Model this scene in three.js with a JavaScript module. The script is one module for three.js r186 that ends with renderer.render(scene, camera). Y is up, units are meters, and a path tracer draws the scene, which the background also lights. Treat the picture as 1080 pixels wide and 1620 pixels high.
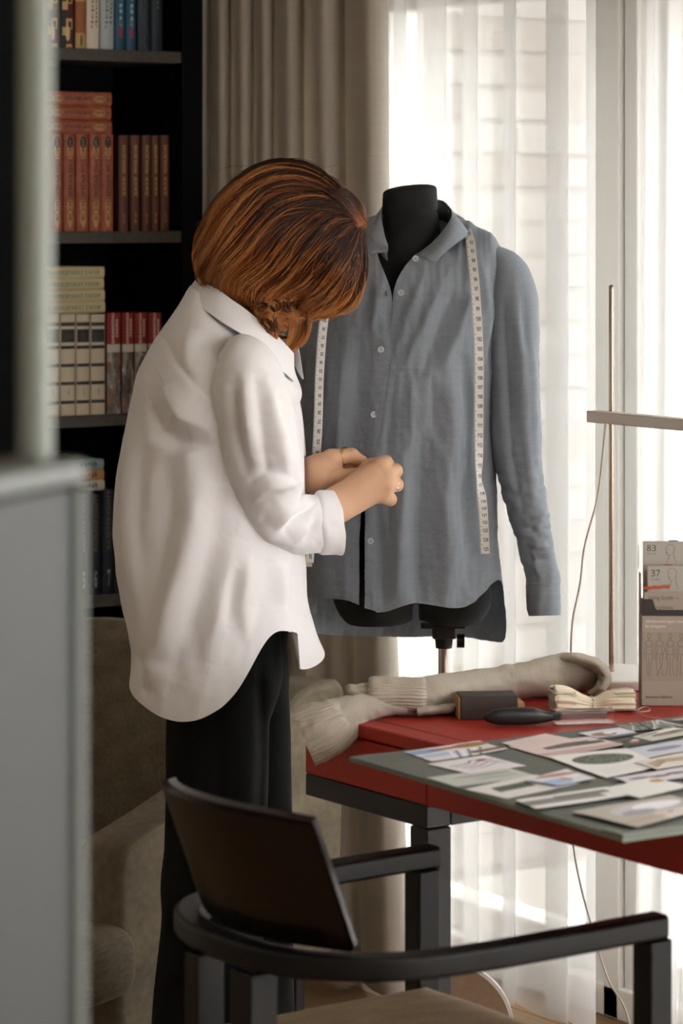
import * as THREE from 'three';
import { RoundedBoxGeometry } from 'three/addons/geometries/RoundedBoxGeometry.js';
import { mergeGeometries } from 'three/addons/utils/BufferGeometryUtils.js';
import { RectAreaLightUniformsLib } from 'three/addons/lights/RectAreaLightUniformsLib.js';
import { ImprovedNoise } from 'three/addons/math/ImprovedNoise.js';

// ------------------------------------------------------------------ camera, sky, exposure
const F = 4700, HY = 325, EYE = 1.5, YAW = Math.atan2(3340, F);       // focal length and horizon in pixels of the 1080 x 1620 frame
const scene = new THREE.Scene();
const camera = new THREE.PerspectiveCamera(2 * Math.atan(810 / F) * 180 / Math.PI, 1080 / 1620, 0.1, 60);
camera.position.set(0, EYE, 0);
camera.rotation.y = -YAW;
camera.setViewOffset(1080, 1620, 0, 810 - HY, 1080, 1620);
camera.focus = 4.85;
camera.userData.fStop = camera.getFocalLength() / 1000 / 0.019;
scene.background = new THREE.Color().setRGB(6.3, 6.3, 6.3);           // an even overcast sky
const renderer = new THREE.WebGLRenderer({ antialias: true });
renderer.toneMapping = THREE.LinearToneMapping;
renderer.toneMappingExposure = 1.14;
renderer.shadowMap.enabled = true;
// area lights added to the skylight, in window openings beside and behind the camera
RectAreaLightUniformsLib.init();
for (const [w, h, x, y, z, tx, tz] of [[2.0, 1.8, 3.59, 1.05, -1.2, -1, 0], [2.4, 1.8, 3.59, 1.05, 1.3, -1, 0], [1.5, 1.7, 2.05, 1.45, 2.99, 0, -1]]) {
  const l = new THREE.RectAreaLight(0xffffff, 1.6, w, h); l.position.set(x, y, z); l.lookAt(x + tx, y, z + tz); scene.add(l);
}

// ------------------------------------------------------------------ helpers
let seed = 7;
const rnd = () => { seed = (seed * 1664525 + 1013904223) >>> 0; return seed / 4294967296; };
const rr = (a, b) => a + (b - a) * rnd();
const noise = new ImprovedNoise();
const nz = (x, y, z = 0) => noise.noise(x + 31.7, y + 17.3, z + 5.1);
const V = (x, y, z) => new THREE.Vector3(x, y, z);
const lerp = (a, b, t) => a + (b - a) * t;
const clamp = (x, a = 0, b = 1) => Math.min(b, Math.max(a, x));
const sstep = (a, b, x) => { const t = clamp((x - a) / (b - a)); return t * t * (3 - 2 * t); };
const CY = Math.cos(YAW), SY = Math.sin(YAW);
// x: towards the windows, u: along the window wall away from the camera (u = -z)
const W = (x, y, u) => V(x, y, -u);
const world = (px, py, d) => { const r = (px - 540) / F * d; return V(CY * r + SY * d, EYE - (py - HY) / F * d, SY * r - CY * d); };
const onHeight = (px, py, h) => world(px, py, F * (EYE - h) / (py - HY));         // where the ray of a pixel meets a level surface
const uAt = (px, x) => { const k = (px - 540) / F; return x * (CY - SY * k) / (SY + CY * k); };   // pixel column -> u on a plane of given x
const xAt = (px, u) => { const k = (px - 540) / F; return u * (SY + CY * k) / (CY - SY * k); };   // pixel column -> x on a plane of given u
const yAt = (py, x, u) => EYE - (py - HY) / F * (x * SY + u * CY);

const taken = {};
function numbered(name) { const n = taken[name] = (taken[name] ?? -1) + 1; return n ? `${name}_${String(n).padStart(3, '0')}` : name; }
function shadow(o) { o.castShadow = true; o.receiveShadow = true; return o; }
function tag(o, label, category, group, kind) {
  o.userData.label = label; o.userData.category = category;
  if (group) o.userData.group = group;
  if (kind) o.userData.kind = kind;
  return o;
}
function thing(name, label, category, pos = V(0, 0, 0), turn = 0, group) {
  const o = new THREE.Group(); o.name = numbered(name); o.position.copy(pos); o.rotation.y = turn; scene.add(o);
  return tag(o, label, category, group);
}
function part(name, geo, mat, parent, label) {
  const m = shadow(new THREE.Mesh(geo, mat)); m.name = name; parent.add(m);
  if (label) m.userData.label = label;
  return m;
}
function struct(name, geo, mat, parent = scene) {
  const m = shadow(new THREE.Mesh(geo, mat)); m.name = name; m.userData.kind = 'structure'; parent.add(m);
  return m;
}
// a thing whose geometry is laid out in axes turned with the camera: x right, y up, z towards the camera
function camThing(name, label, category, px0, d0, group) {
  const p = world(px0, HY, d0); p.y = 0;
  const g = thing(name, label, category, p, -YAW, group), r0 = (px0 - 540) / F * d0;
  const L = (px, py, d = d0) => V((px - 540) / F * d - r0, EYE - (py - HY) / F * d, d0 - d);
  return { g, L };
}
const box = (w, h, d, x = 0, y = 0, z = 0) => new THREE.BoxGeometry(w, h, d).translate(x, y, z);
const rbox = (w, h, d, r = 0.004, x = 0, y = 0, z = 0, seg = 2) => new RoundedBoxGeometry(w, h, d, seg, Math.min(r, w / 2.01, h / 2.01, d / 2.01)).translate(x, y, z);
const span = (x0, x1, y0, y1, u0, u1, r) => (r ? rbox(x1 - x0, y1 - y0, u1 - u0, r) : box(x1 - x0, y1 - y0, u1 - u0)).translate((x0 + x1) / 2, (y0 + y1) / 2, -(u0 + u1) / 2);
const merge = (list) => mergeGeometries(list.map((g) => { const n = g.index ? g.toNonIndexed() : g; for (const k of Object.keys(n.attributes)) if (!['position', 'normal', 'uv'].includes(k)) n.deleteAttribute(k); return n; }));
const tube = (pts, r, seg = 40, rad = 8, closed = false) => new THREE.TubeGeometry(new THREE.CatmullRomCurve3(pts, closed), seg, r, rad, closed);

// a surface over a grid; fn(a, b) gives the point and, as w.uv, its place in metres. thick > 0 makes a closed sheet.
function sheet(nu, nv, fn, { closed = false, thick = 0, flip = false, disp = null } = {}) {
  const P = [], UVs = [], N = [], cols = closed ? nu : nu + 1;
  for (let j = 0; j <= nv; j++) for (let i = 0; i <= nu; i++) { const p = fn(i / nu, j / nv); P.push(p); UVs.push(p.uv ?? [i / nu, j / nv]); }
  const id = (i, j) => j * (nu + 1) + i;
  const normals = () => {
    const du = V(), dv = V();
    for (let j = 0; j <= nv; j++) for (let i = 0; i <= nu; i++) {
      const i0 = closed ? (i - 1 + nu) % nu : Math.max(i - 1, 0), i1 = closed ? (i + 1) % nu : Math.min(i + 1, nu), j0 = Math.max(j - 1, 0), j1 = Math.min(j + 1, nv);
      du.subVectors(P[id(i1, j)], P[id(i0, j)]); dv.subVectors(P[id(i, j1)], P[id(i, j0)]);
      const n = V().crossVectors(du, dv); if (n.lengthSq() < 1e-16) n.set(0, 1, 0);
      N[id(i, j)] = n.normalize().multiplyScalar(flip ? -1 : 1);
    }
  };
  normals();
  if (disp) {
    const D = P.map((p, k) => disp(p, (k % (nu + 1)) / nu, Math.floor(k / (nu + 1)) / nv));
    P.forEach((p, k) => { const uv = p.uv, s = p.px; p.addScaledVector(N[k], D[k]); p.uv = uv; p.px = s; });
    normals();
  }
  const pos = [], nor = [], uv = [], ix = [], n1 = P.length;
  P.forEach((p, k) => { pos.push(p.x, p.y, p.z); nor.push(N[k].x, N[k].y, N[k].z); uv.push(...UVs[k]); });
  if (thick) P.forEach((p, k) => { pos.push(p.x - N[k].x * thick, p.y - N[k].y * thick, p.z - N[k].z * thick); nor.push(-N[k].x, -N[k].y, -N[k].z); uv.push(...UVs[k]); });
  const quad = (a, b, c, d) => { if (flip) ix.push(a, c, b, a, d, c); else ix.push(a, b, c, a, c, d); };
  for (let j = 0; j < nv; j++) for (let i = 0; i < nu; i++) {
    const a = id(i, j), b = id(i + 1, j), c = id(i + 1, j + 1), d = id(i, j + 1);
    quad(a, b, c, d);
    if (thick) quad(a + n1, d + n1, c + n1, b + n1);
  }
  if (thick) {
    for (let i = 0; i < nu; i++) { quad(id(i, 0) + n1, id(i + 1, 0) + n1, id(i + 1, 0), id(i, 0)); quad(id(i, nv), id(i + 1, nv), id(i + 1, nv) + n1, id(i, nv) + n1); }
    if (!closed) for (let j = 0; j < nv; j++) { quad(id(0, j), id(0, j + 1), id(0, j + 1) + n1, id(0, j) + n1); quad(id(nu, j) + n1, id(nu, j + 1) + n1, id(nu, j + 1), id(nu, j)); }
  }
  const g = new THREE.BufferGeometry();
  g.setAttribute('position', new THREE.Float32BufferAttribute(pos, 3)); g.setAttribute('normal', new THREE.Float32BufferAttribute(nor, 3)); g.setAttribute('uv', new THREE.Float32BufferAttribute(uv, 2)); g.setIndex(ix);
  return g;
}
// table of numbers -> smooth curve through them (monotone in the first column)
function curve(rows) {
  return (t) => {
    let k = 0; while (k < rows.length - 2 && t > rows[k + 1][0]) k++;
    const a = rows[Math.max(k - 1, 0)], b = rows[k], c = rows[k + 1], d = rows[Math.min(k + 2, rows.length - 1)], h = c[0] - b[0], s = clamp((t - b[0]) / h), out = [];
    for (let i = 1; i < b.length; i++) {
      const m0 = c === a ? 0 : (c[i] - a[i]) / (c[0] - a[0] || 1) * h, m1 = (d[i] - b[i]) / (d[0] - b[0] || 1) * h, s2 = s * s, s3 = s2 * s;
      out.push((2 * s3 - 3 * s2 + 1) * b[i] + (s3 - 2 * s2 + s) * m0 + (-2 * s3 + 3 * s2) * c[i] + (s3 - s2) * m1);
    }
    return out;
  };
}
const linear = (rows, t) => { let k = 0; while (k < rows.length - 2 && t > rows[k + 1][0]) k++; return lerp(rows[k][1], rows[k + 1][1], clamp((t - rows[k][0]) / (rows[k + 1][0] - rows[k][0]))); };
// distance from a pixel to a polyline [[x, y], ...]
function far(px, py, line) {
  let best = 1e9;
  for (let i = 0; i < line.length - 1; i++) {
    const [ax, ay] = line[i], [bx, by] = line[i + 1], vx = bx - ax, vy = by - ay, t = clamp(((px - ax) * vx + (py - ay) * vy) / (vx * vx + vy * vy));
    best = Math.min(best, (px - ax - vx * t) ** 2 + (py - ay - vy * t) ** 2);
  }
  return Math.sqrt(best);
}
// folds of cloth: [height in mm, width in pixels, line]; a fold is highest in its middle and dies out at both ends
function folds(list, gain = 1, wide = 1) {
  const made = list.map(([amp, w, line]) => { const at = [0]; for (let i = 1; i < line.length; i++) at.push(at[i - 1] + Math.hypot(line[i][0] - line[i - 1][0], line[i][1] - line[i - 1][1])); return [amp * 0.001 * gain, w * wide, line, at]; });
  return (px, py) => {
    let s = 0;
    for (const [amp, w, line, at] of made) {
      let best = 1e9, where = 0, side = 0;
      for (let i = 0; i < line.length - 1; i++) {
        const [ax, ay] = line[i], [bx, by] = line[i + 1], vx = bx - ax, vy = by - ay, t = clamp(((px - ax) * vx + (py - ay) * vy) / (vx * vx + vy * vy)), d = (px - ax - vx * t) ** 2 + (py - ay - vy * t) ** 2;
        if (d < best) { best = d; where = (at[i] + t * (at[i + 1] - at[i])) / at[at.length - 1]; side = Math.sign((px - ax) * vy - (py - ay) * vx); }
      }
      const body = Math.sin(Math.PI * clamp(where * 0.92 + 0.04)) ** 0.7, q = Math.sqrt(best) / (w * (0.55 + 0.6 * body) * (side > 0 ? 1.35 : 0.75));
      if (q < 3) s += amp * body * Math.exp(-Math.pow(q, 1.7));
    }
    return s;
  };
}
// surface nets over a signed distance field
function sdfMesh(fn, lo, hi, cell) {
  const nx = Math.ceil((hi.x - lo.x) / cell) + 1, ny = Math.ceil((hi.y - lo.y) / cell) + 1, nzz = Math.ceil((hi.z - lo.z) / cell) + 1;
  const val = new Float32Array(nx * ny * nzz), at = (i, j, k) => (k * ny + j) * nx + i;
  for (let k = 0; k < nzz; k++) for (let j = 0; j < ny; j++) for (let i = 0; i < nx; i++) val[at(i, j, k)] = fn(lo.x + i * cell, lo.y + j * cell, lo.z + k * cell);
  const index = new Int32Array(nx * ny * nzz).fill(-1), pos = [], ix = [];
  const C = [[0, 0, 0], [1, 0, 0], [0, 1, 0], [1, 1, 0], [0, 0, 1], [1, 0, 1], [0, 1, 1], [1, 1, 1]], E = [[0, 1], [2, 3], [4, 5], [6, 7], [0, 2], [1, 3], [4, 6], [5, 7], [0, 4], [1, 5], [2, 6], [3, 7]];
  for (let k = 0; k < nzz - 1; k++) for (let j = 0; j < ny - 1; j++) for (let i = 0; i < nx - 1; i++) {
    let m = 0; for (let c = 0; c < 8; c++) if (val[at(i + C[c][0], j + C[c][1], k + C[c][2])] < 0) m |= 1 << c;
    if (m === 0 || m === 255) continue;
    let x = 0, y = 0, z = 0, n = 0;
    for (const [a, b] of E) {
      if (((m >> a) & 1) === ((m >> b) & 1)) continue;
      const va = val[at(i + C[a][0], j + C[a][1], k + C[a][2])], vb = val[at(i + C[b][0], j + C[b][1], k + C[b][2])], t = va / (va - vb);
      x += lerp(C[a][0], C[b][0], t); y += lerp(C[a][1], C[b][1], t); z += lerp(C[a][2], C[b][2], t); n++;
    }
    index[at(i, j, k)] = pos.length / 3;
    pos.push(lo.x + (i + x / n) * cell, lo.y + (j + y / n) * cell, lo.z + (k + z / n) * cell);
  }
  for (let k = 1; k < nzz - 1; k++) for (let j = 1; j < ny - 1; j++) for (let i = 1; i < nx - 1; i++) {
    const v = val[at(i, j, k)] < 0;
    for (let ax = 0; ax < 3; ax++) {
      const w = val[ax === 0 ? at(i + 1, j, k) : ax === 1 ? at(i, j + 1, k) : at(i, j, k + 1)] < 0;
      if (v === w) continue;
      const q = ax === 0 ? [index[at(i, j - 1, k - 1)], index[at(i, j, k - 1)], index[at(i, j, k)], index[at(i, j - 1, k)]]
        : ax === 1 ? [index[at(i - 1, j, k - 1)], index[at(i - 1, j, k)], index[at(i, j, k)], index[at(i, j, k - 1)]]
          : [index[at(i - 1, j - 1, k)], index[at(i, j - 1, k)], index[at(i, j, k)], index[at(i - 1, j, k)]];
      if (v) ix.push(q[0], q[1], q[2], q[0], q[2], q[3]); else ix.push(q[0], q[2], q[1], q[0], q[3], q[2]);
    }
  }
  const nor = [], e = cell * 0.5, uv = [];
  for (let p = 0; p < pos.length; p += 3) {
    const [x, y, z] = [pos[p], pos[p + 1], pos[p + 2]], n = V(fn(x + e, y, z) - fn(x - e, y, z), fn(x, y + e, z) - fn(x, y - e, z), fn(x, y, z + e) - fn(x, y, z - e)).normalize();
    nor.push(n.x, n.y, n.z); uv.push(x + z * 0.5, y);
  }
  const g = new THREE.BufferGeometry();
  g.setAttribute('position', new THREE.Float32BufferAttribute(pos, 3)); g.setAttribute('normal', new THREE.Float32BufferAttribute(nor, 3)); g.setAttribute('uv', new THREE.Float32BufferAttribute(uv, 2)); g.setIndex(ix);
  return g;
}
const smin = (a, b, k) => { const h = Math.max(k - Math.abs(a - b), 0) / k; return Math.min(a, b) - h * h * k * 0.25; };
// tapered capsule between two points
function cone(a, b, ra, rb) {
  const dx = b.x - a.x, dy = b.y - a.y, dz = b.z - a.z, l2 = dx * dx + dy * dy + dz * dz || 1e-9;
  return (x, y, z) => { const t = clamp(((x - a.x) * dx + (y - a.y) * dy + (z - a.z) * dz) / l2), ex = x - a.x - dx * t, ey = y - a.y - dy * t, ez = z - a.z - dz * t; return Math.sqrt(ex * ex + ey * ey + ez * ez) - lerp(ra, rb, t); };
}
const ball = (c, rx, ry, rz) => { const m = Math.min(rx, ry, rz); return (x, y, z) => { const q = Math.hypot((x - c.x) / rx, (y - c.y) / ry, (z - c.z) / rz); return (q - 1) * m * (q > 1 ? 1 : 1); }; };
const join = (list, k) => (x, y, z) => { let d = 1e9; for (const f of list) d = d > 1e8 ? f(x, y, z) : smin(d, f(x, y, z), k); return d; };

// ------------------------------------------------------------------ textures
function dataTex(w, h, fn, srgb = false) {
  const a = new Uint8Array(w * h * 4);
  for (let y = 0; y < h; y++) for (let x = 0; x < w; x++) { const c = fn(x, y), o = (y * w + x) * 4; if (typeof c === 'number') a[o] = a[o + 1] = a[o + 2] = clamp(c, 0, 255); else { a[o] = clamp(c[0], 0, 255); a[o + 1] = clamp(c[1], 0, 255); a[o + 2] = clamp(c[2], 0, 255); } a[o + 3] = 255; }
  const t = new THREE.DataTexture(a, w, h); t.wrapS = t.wrapT = THREE.RepeatWrapping; t.magFilter = THREE.LinearFilter; if (srgb) t.colorSpace = THREE.SRGBColorSpace; t.needsUpdate = true;
  return t;
}
const rep = (t, x, y) => { const c = t.clone(); c.repeat.set(x, y); c.needsUpdate = true; return c; };
const yarn = []; for (let i = 0; i < 512; i++) yarn.push(rr(0.55, 1));
// woven cloth, 256 threads a side
const weave = dataTex(512, 512, (x, y) => { const tx = Math.floor(x / 4), ty = Math.floor(y / 4), over = (tx + ty) % 2; return 120 + (over ? 70 * yarn[tx] : 70 * yarn[128 + ty]) * (Math.sin(Math.PI * ((x % 4) + 0.5) / 4) * Math.sin(Math.PI * ((y % 4) + 0.5) / 4)) + 22 * (rnd() - 0.5); });
// linen tone: single threads lighter or darker
const threadX = [], threadY = []; for (let i = 0; i < 512; i++) { threadX.push(rr(-1, 1)); threadY.push(rr(-1, 1)); }
const linenTone = dataTex(512, 512, (x, y) => 226 + 8 * threadX[x] * (0.6 + 0.5 * nz(x * 0.1, y * 0.012)) + 8 * threadY[y] * (0.6 + 0.5 * nz(x * 0.012, y * 0.1, 4)) + 6 * (rnd() - 0.5), true);
const woodTone = dataTex(256, 1024, (x, y) => { const g = nz(x * 0.09, y * 0.006) * 26 + nz(x * 0.3, y * 0.012, 3) * 20 + 10 * (rnd() - 0.5); return 200 + g; }, true);
const plaster = dataTex(256, 256, (x, y) => 128 + 50 * nz(x * 0.11, y * 0.11) + 40 * (rnd() - 0.5));
const grit = dataTex(256, 256, (x, y) => 235 + 10 * nz(x * 0.05, y * 0.05) + 12 * (rnd() - 0.5), true);
// rib knit: long ridges with stitches along them; one tile is 8 ribs
const rib = dataTex(256, 256, (x, y) => { const r = Math.abs(Math.sin(Math.PI * x / 32)), s = 0.5 + 0.5 * Math.sin(2 * Math.PI * (y / 16 + Math.abs((x % 32) - 16) / 24)); return 40 + 170 * r ** 0.7 * (0.72 + 0.28 * s) + 14 * (rnd() - 0.5); });
const knit = dataTex(256, 256, (x, y) => { const c = (x % 16) - 8, s = 0.5 + 0.5 * Math.sin(2 * Math.PI * (y / 16 + Math.abs(c) / 12)); return 60 + 120 * s * (1 - (c / 9) ** 4) + 24 * (rnd() - 0.5); });
const velvetTone = dataTex(256, 256, (x, y) => 215 + 26 * nz(x * 0.03, y * 0.06) + 22 * nz(x * 0.2, y * 0.3, 2) + 14 * (rnd() - 0.5), true);
function canvasTex(w, h, draw) {
  const c = document.createElement('canvas'); c.width = w; c.height = h; draw(c.getContext('2d'), w, h);
  const t = new THREE.CanvasTexture(c); t.colorSpace = THREE.SRGBColorSpace; t.anisotropy = 4; return t;
}

// ------------------------------------------------------------------ materials
const std = (color, roughness = 0.7, more = {}) => new THREE.MeshStandardMaterial({ color, roughness, ...more });
const phys = (color, roughness, more) => new THREE.MeshPhysicalMaterial({ color, roughness, ...more });
const M = {
  wall: std('#d9d2c6', 0.9, { bumpMap: rep(plaster, 2, 2), bumpScale: 0.001 }),
  ceiling: std('#e6e2da', 0.95),
  floor: std('#a9804f', 0.45, { map: rep(woodTone, 1, 1) }),
  frameWhite: std('#f0eee9', 0.45),
  pane: phys('#ffffff', 0.02, { transmission: 1, thickness: 0, ior: 1.45 }),
  brick: [std('#96918b', 0.9, { map: grit, bumpMap: plaster, bumpScale: 0.004 }), std('#8f8881', 0.9, { map: grit, bumpMap: plaster, bumpScale: 0.004 }), std('#9b9792', 0.9, { map: grit, bumpMap: plaster, bumpScale: 0.004 })],
  mortar: std('#7d7873', 0.95),
  terrace: std('#b9b5ad', 0.9, { map: grit }),
  sheer: phys('#eeeeec', 1, { transmission: 0.55, thickness: 0, specularIntensity: 0, transparent: true, opacity: 0.5, side: THREE.DoubleSide }),
  drape: phys('#efe6d8', 0.95, { map: rep(linenTone, 1, 1), bumpMap: weave, bumpScale: 0.0006, transmission: 0.3, thickness: 0, specularIntensity: 0.1 }),
  caseBlack: phys('#07080b', 0.6, { specularIntensity: 0.25 }),
  shelfEdge: std('#5a534a', 0.6, { map: rep(woodTone, 1, 0.3) }),
  red: phys('#b53323', 0.45, { specularIntensity: 0.7, map: grit }),
  blackMetal: std('#15151a', 0.45),
  legMetal: std('#2a2b2a', 0.5, { map: woodTone }),
  blackWood: phys('#0c0705', 0.35, { specularIntensity: 0.6, clearcoat: 0.25, clearcoatRoughness: 0.2 }),
  blackWoodArm: phys('#080808', 0.45, { specularIntensity: 0.5, clearcoat: 0.08, clearcoatRoughness: 0.3 }),
  seat: phys('#a18a6b', 0.9, { map: velvetTone, sheen: 0.6, sheenColor: new THREE.Color('#d8c6a6'), sheenRoughness: 0.5 }),
  velvet: phys('#877a63', 0.92, { map: velvetTone, sheen: 1, sheenColor: new THREE.Color('#b8a98c'), sheenRoughness: 0.45, bumpMap: weave, bumpScale: 0.0005 }),
  board: std('#6f736a', 0.8, { map: grit }),
  boardEdge: std('#7c8378', 0.85),
  black: phys('#0b0c0c', 0.85, { sheen: 0.4, sheenColor: new THREE.Color('#3a4038'), sheenRoughness: 0.5, bumpMap: weave, bumpScale: 0.0003 }),
  blackPlastic: std('#101112', 0.35),
  chrome: std('#b5a08f', 0.16, { metalness: 1 }),
  steel: std('#c4c0bb', 0.12, { metalness: 1 }),
  linen: phys('#adb6bf', 0.9, { map: linenTone, bumpMap: weave, bumpScale: 0.0005, sheen: 0.3, sheenColor: new THREE.Color('#b4c0c8'), sheenRoughness: 0.6, transmission: 0.28, thickness: 0, specularIntensity: 0.3, side: THREE.DoubleSide }),
  cotton: phys('#e8e6e6', 0.75, { bumpMap: rep(weave, 1.6, 1.6), bumpScale: 0.00004, sheen: 0.2, sheenColor: new THREE.Color('#ffffff'), side: THREE.DoubleSide }),
  trousers: phys('#060708', 0.9, { specularIntensity: 0.4, sheen: 0.12, sheenColor: new THREE.Color('#4a4f55'), sheenRoughness: 0.4, bumpMap: weave, bumpScale: 0.0003 }),
  skin: phys('#dcae8c', 0.55, { sheen: 0.15, sheenColor: new THREE.Color('#f0c0a0') }),
  nail: std('#d8a58a', 0.3),
  hair: phys('#ffffff', 0.4, { vertexColors: true, specularIntensity: 0.7, transmission: 0.15, thickness: 0 }),
  hairBase: std('#4a2814', 0.6),
  gold: std('#d8b06a', 0.22, { metalness: 1 }),
  silver: std('#cfc8c0', 0.2, { metalness: 1 }),
  button: phys('#c9ccd0', 0.25, { clearcoat: 0.6 }),
  thread: std('#4d545c', 0.8),
  rib: std('#ddd0bc', 0.95, { bumpMap: rib, bumpScale: 0.004, map: grit }),
  knit: std('#e8dcc9', 0.95, { bumpMap: knit, bumpScale: 0.0022, map: grit }),
  cream: std('#e6dcc4', 0.9, { bumpMap: weave, bumpScale: 0.0003, side: THREE.DoubleSide }),
  white: std('#e9e7e3', 0.4),
  paper: std('#e8e4dc', 0.85),
  lampBar: std('#c3bab0', 0.4, { metalness: 0.2 }),
  cord: std('#d9d4ca', 0.6),
  clear: phys('#ffffff', 0.05, { transmission: 1, thickness: 0.01, ior: 1.45 }),
  brownBox: std('#4a3a33', 0.6, { map: woodTone }),
  kraft: std('#b58a5a', 0.8, { map: grit }),
  cardGrey: std('#b3aca1', 0.85, { map: grit }),
  boxTaupe: std('#b5a697', 0.85, { map: grit }),
  boxDark: std('#3b3733', 0.8),
  orange: std('#c2562a', 0.7),
  cabinet: phys('#20221e', 0.45, { specularIntensity: 0.4 }),
  post: std('#8a9088', 0.5),
  cabinetRim: std('#4d524b', 0.5),
  pages: std('#d9cdb4', 0.9),
};

// ------------------------------------------------------------------ the room
const XW = 3.6, UB = 5.44, X0 = -3.2, U0 = -3.0, CEIL = 2.7;                  // window wall, wall behind the bookcase, the room's other limits
{ // oak boards running along the window wall
  const g = new THREE.Group(); g.name = 'floor'; g.userData.kind = 'structure'; scene.add(g);
  part('subfloor', span(X0 - 0.2, XW + 0.15, -0.15, -0.014, U0 - 0.2, UB + 0.2), M.floor, g);
  const w = 0.16, plank = rbox(w - 0.002, 0.013, (UB - U0 + 0.4) / 2 - 0.002, 0.0015, 0, 0, 0, 1);
  for (let x = X0 - 0.2 + w / 2; x < XW + 0.15; x += w) for (const k of [0, 1]) { const m = part('plank', plank, M.floor, g); m.position.set(x, -0.0065, -(U0 - 0.2 + (k + 0.5) * (UB - U0 + 0.4) / 2)); }
}
struct('ceiling', span(X0 - 0.2, XW + 0.15, CEIL, CEIL + 0.15, U0 - 0.2, UB + 0.2), M.ceiling);
struct('wall_back', span(X0 - 0.2, XW + 0.15, 0, CEIL, UB, UB + 0.2), M.wall);
struct('wall_left', span(X0 - 0.2, X0, 0, CEIL, U0, UB), M.wall);
// the wall behind the camera has a wide window of its own
struct('wall_front', merge([span(X0 - 0.2, 1.2, 0, CEIL, U0 - 0.2, U0), span(2.9, XW + 0.15, 0, CEIL, U0 - 0.2, U0), span(1.2, 2.9, 0, 0.5, U0 - 0.2, U0), span(1.2, 2.9, 2.4, CEIL, U0 - 0.2, U0)]), M.wall);
const HEAD = yAt(11, XW, uAt(700, XW));                                        // underside of the window head
const uA = 4.98, uM1 = uAt(938, XW), uM0 = uAt(1014, XW), uR = 2.3;
struct('wall_right', merge([span(XW, XW + 0.15, 0, CEIL, uA, UB), span(XW, XW + 0.15, HEAD + 0.12, CEIL, U0, uA), span(XW, XW + 0.15, 0, CEIL, U0 - 0.2, -2.6)]), M.wall);
function windowUnit(name, u0, u1, y0 = 0.06, y1 = HEAD + 0.12) {
  const g = new THREE.Group(); g.name = name; g.userData.kind = 'structure'; scene.add(g);
  const b = 0.05, xa = XW + 0.02, xb = XW + 0.1;
  part('window_stile', span(xa, xb, y0, y1, u0, u0 + b, 0.008), M.frameWhite, g);
  part('window_stile', span(xa, xb, y0, y1, u1 - b, u1, 0.008), M.frameWhite, g);
  part('window_rail', span(xa, xb, y1 - 0.12, y1, u0 + b, u1 - b, 0.008), M.frameWhite, g);
  part('window_rail', span(xa, xb, y0, y0 + 0.06, u0 + b, u1 - b, 0.008), M.frameWhite, g);
  part('pane', span(XW + 0.058, XW + 0.062, y0 + 0.06, y1 - 0.12, u0 + b, u1 - b), M.pane, g);
  return g;
}
windowUnit('window_1', uM1, uA);
windowUnit('window_2', uR + 0.12, uM0);
windowUnit('window_3', 0.1, uR);
windowUnit('window_4', -2.6, 0);
{ // the wide post between the two windows, grooved where its boards meet, and the narrower ones
  const g = new THREE.Group(); g.name = 'trim_1'; g.userData.kind = 'structure'; scene.add(g);
  const w = uM1 - uM0;
  part('post_board', span(XW - 0.01, XW + 0.12, 0, HEAD + 0.12, uM0, uM0 + w * 0.3 - 0.004, 0.004), M.frameWhite, g);
  part('post_board', span(XW - 0.02, XW + 0.12, 0, HEAD + 0.12, uM0 + w * 0.3, uM0 + w * 0.66 - 0.004, 0.004), M.frameWhite, g);
  part('post_board', span(XW, XW + 0.12, 0, HEAD + 0.12, uM0 + w * 0.66, uM1, 0.004), M.frameWhite, g);
}
struct('trim_2', span(XW, XW + 0.12, 0, HEAD + 0.12, uR, uR + 0.12, 0.004), M.frameWhite);
struct('trim_3', span(XW, XW + 0.12, 0, HEAD + 0.12, 0, 0.1, 0.004), M.frameWhite);
struct('trim_4', span(XW - 0.02, XW + 0.15, 0, 0.06, -2.6, uA, 0.004), M.frameWhite);
{ // the window behind the camera
  const g = new THREE.Group(); g.name = 'window_5'; g.userData.kind = 'structure'; scene.add(g);
  for (const x of [1.2, 2.02, 2.84]) part('window_stile', span(x, x + 0.06, 0.5, 2.4, U0 - 0.12, U0 - 0.04, 0.005), M.frameWhite, g);
  part('window_rail', span(1.2, 2.9, 0.5, 0.56, U0 - 0.12, U0 - 0.04, 0.005), M.frameWhite, g);
  part('window_rail', span(1.2, 2.9, 2.34, 2.4, U0 - 0.12, U0 - 0.04, 0.005), M.frameWhite, g);
  for (const x of [1.26, 2.08]) part('pane', span(x, x + 0.76, 0.56, 2.34, U0 - 0.082, U0 - 0.078), M.pane, g);
}
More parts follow.
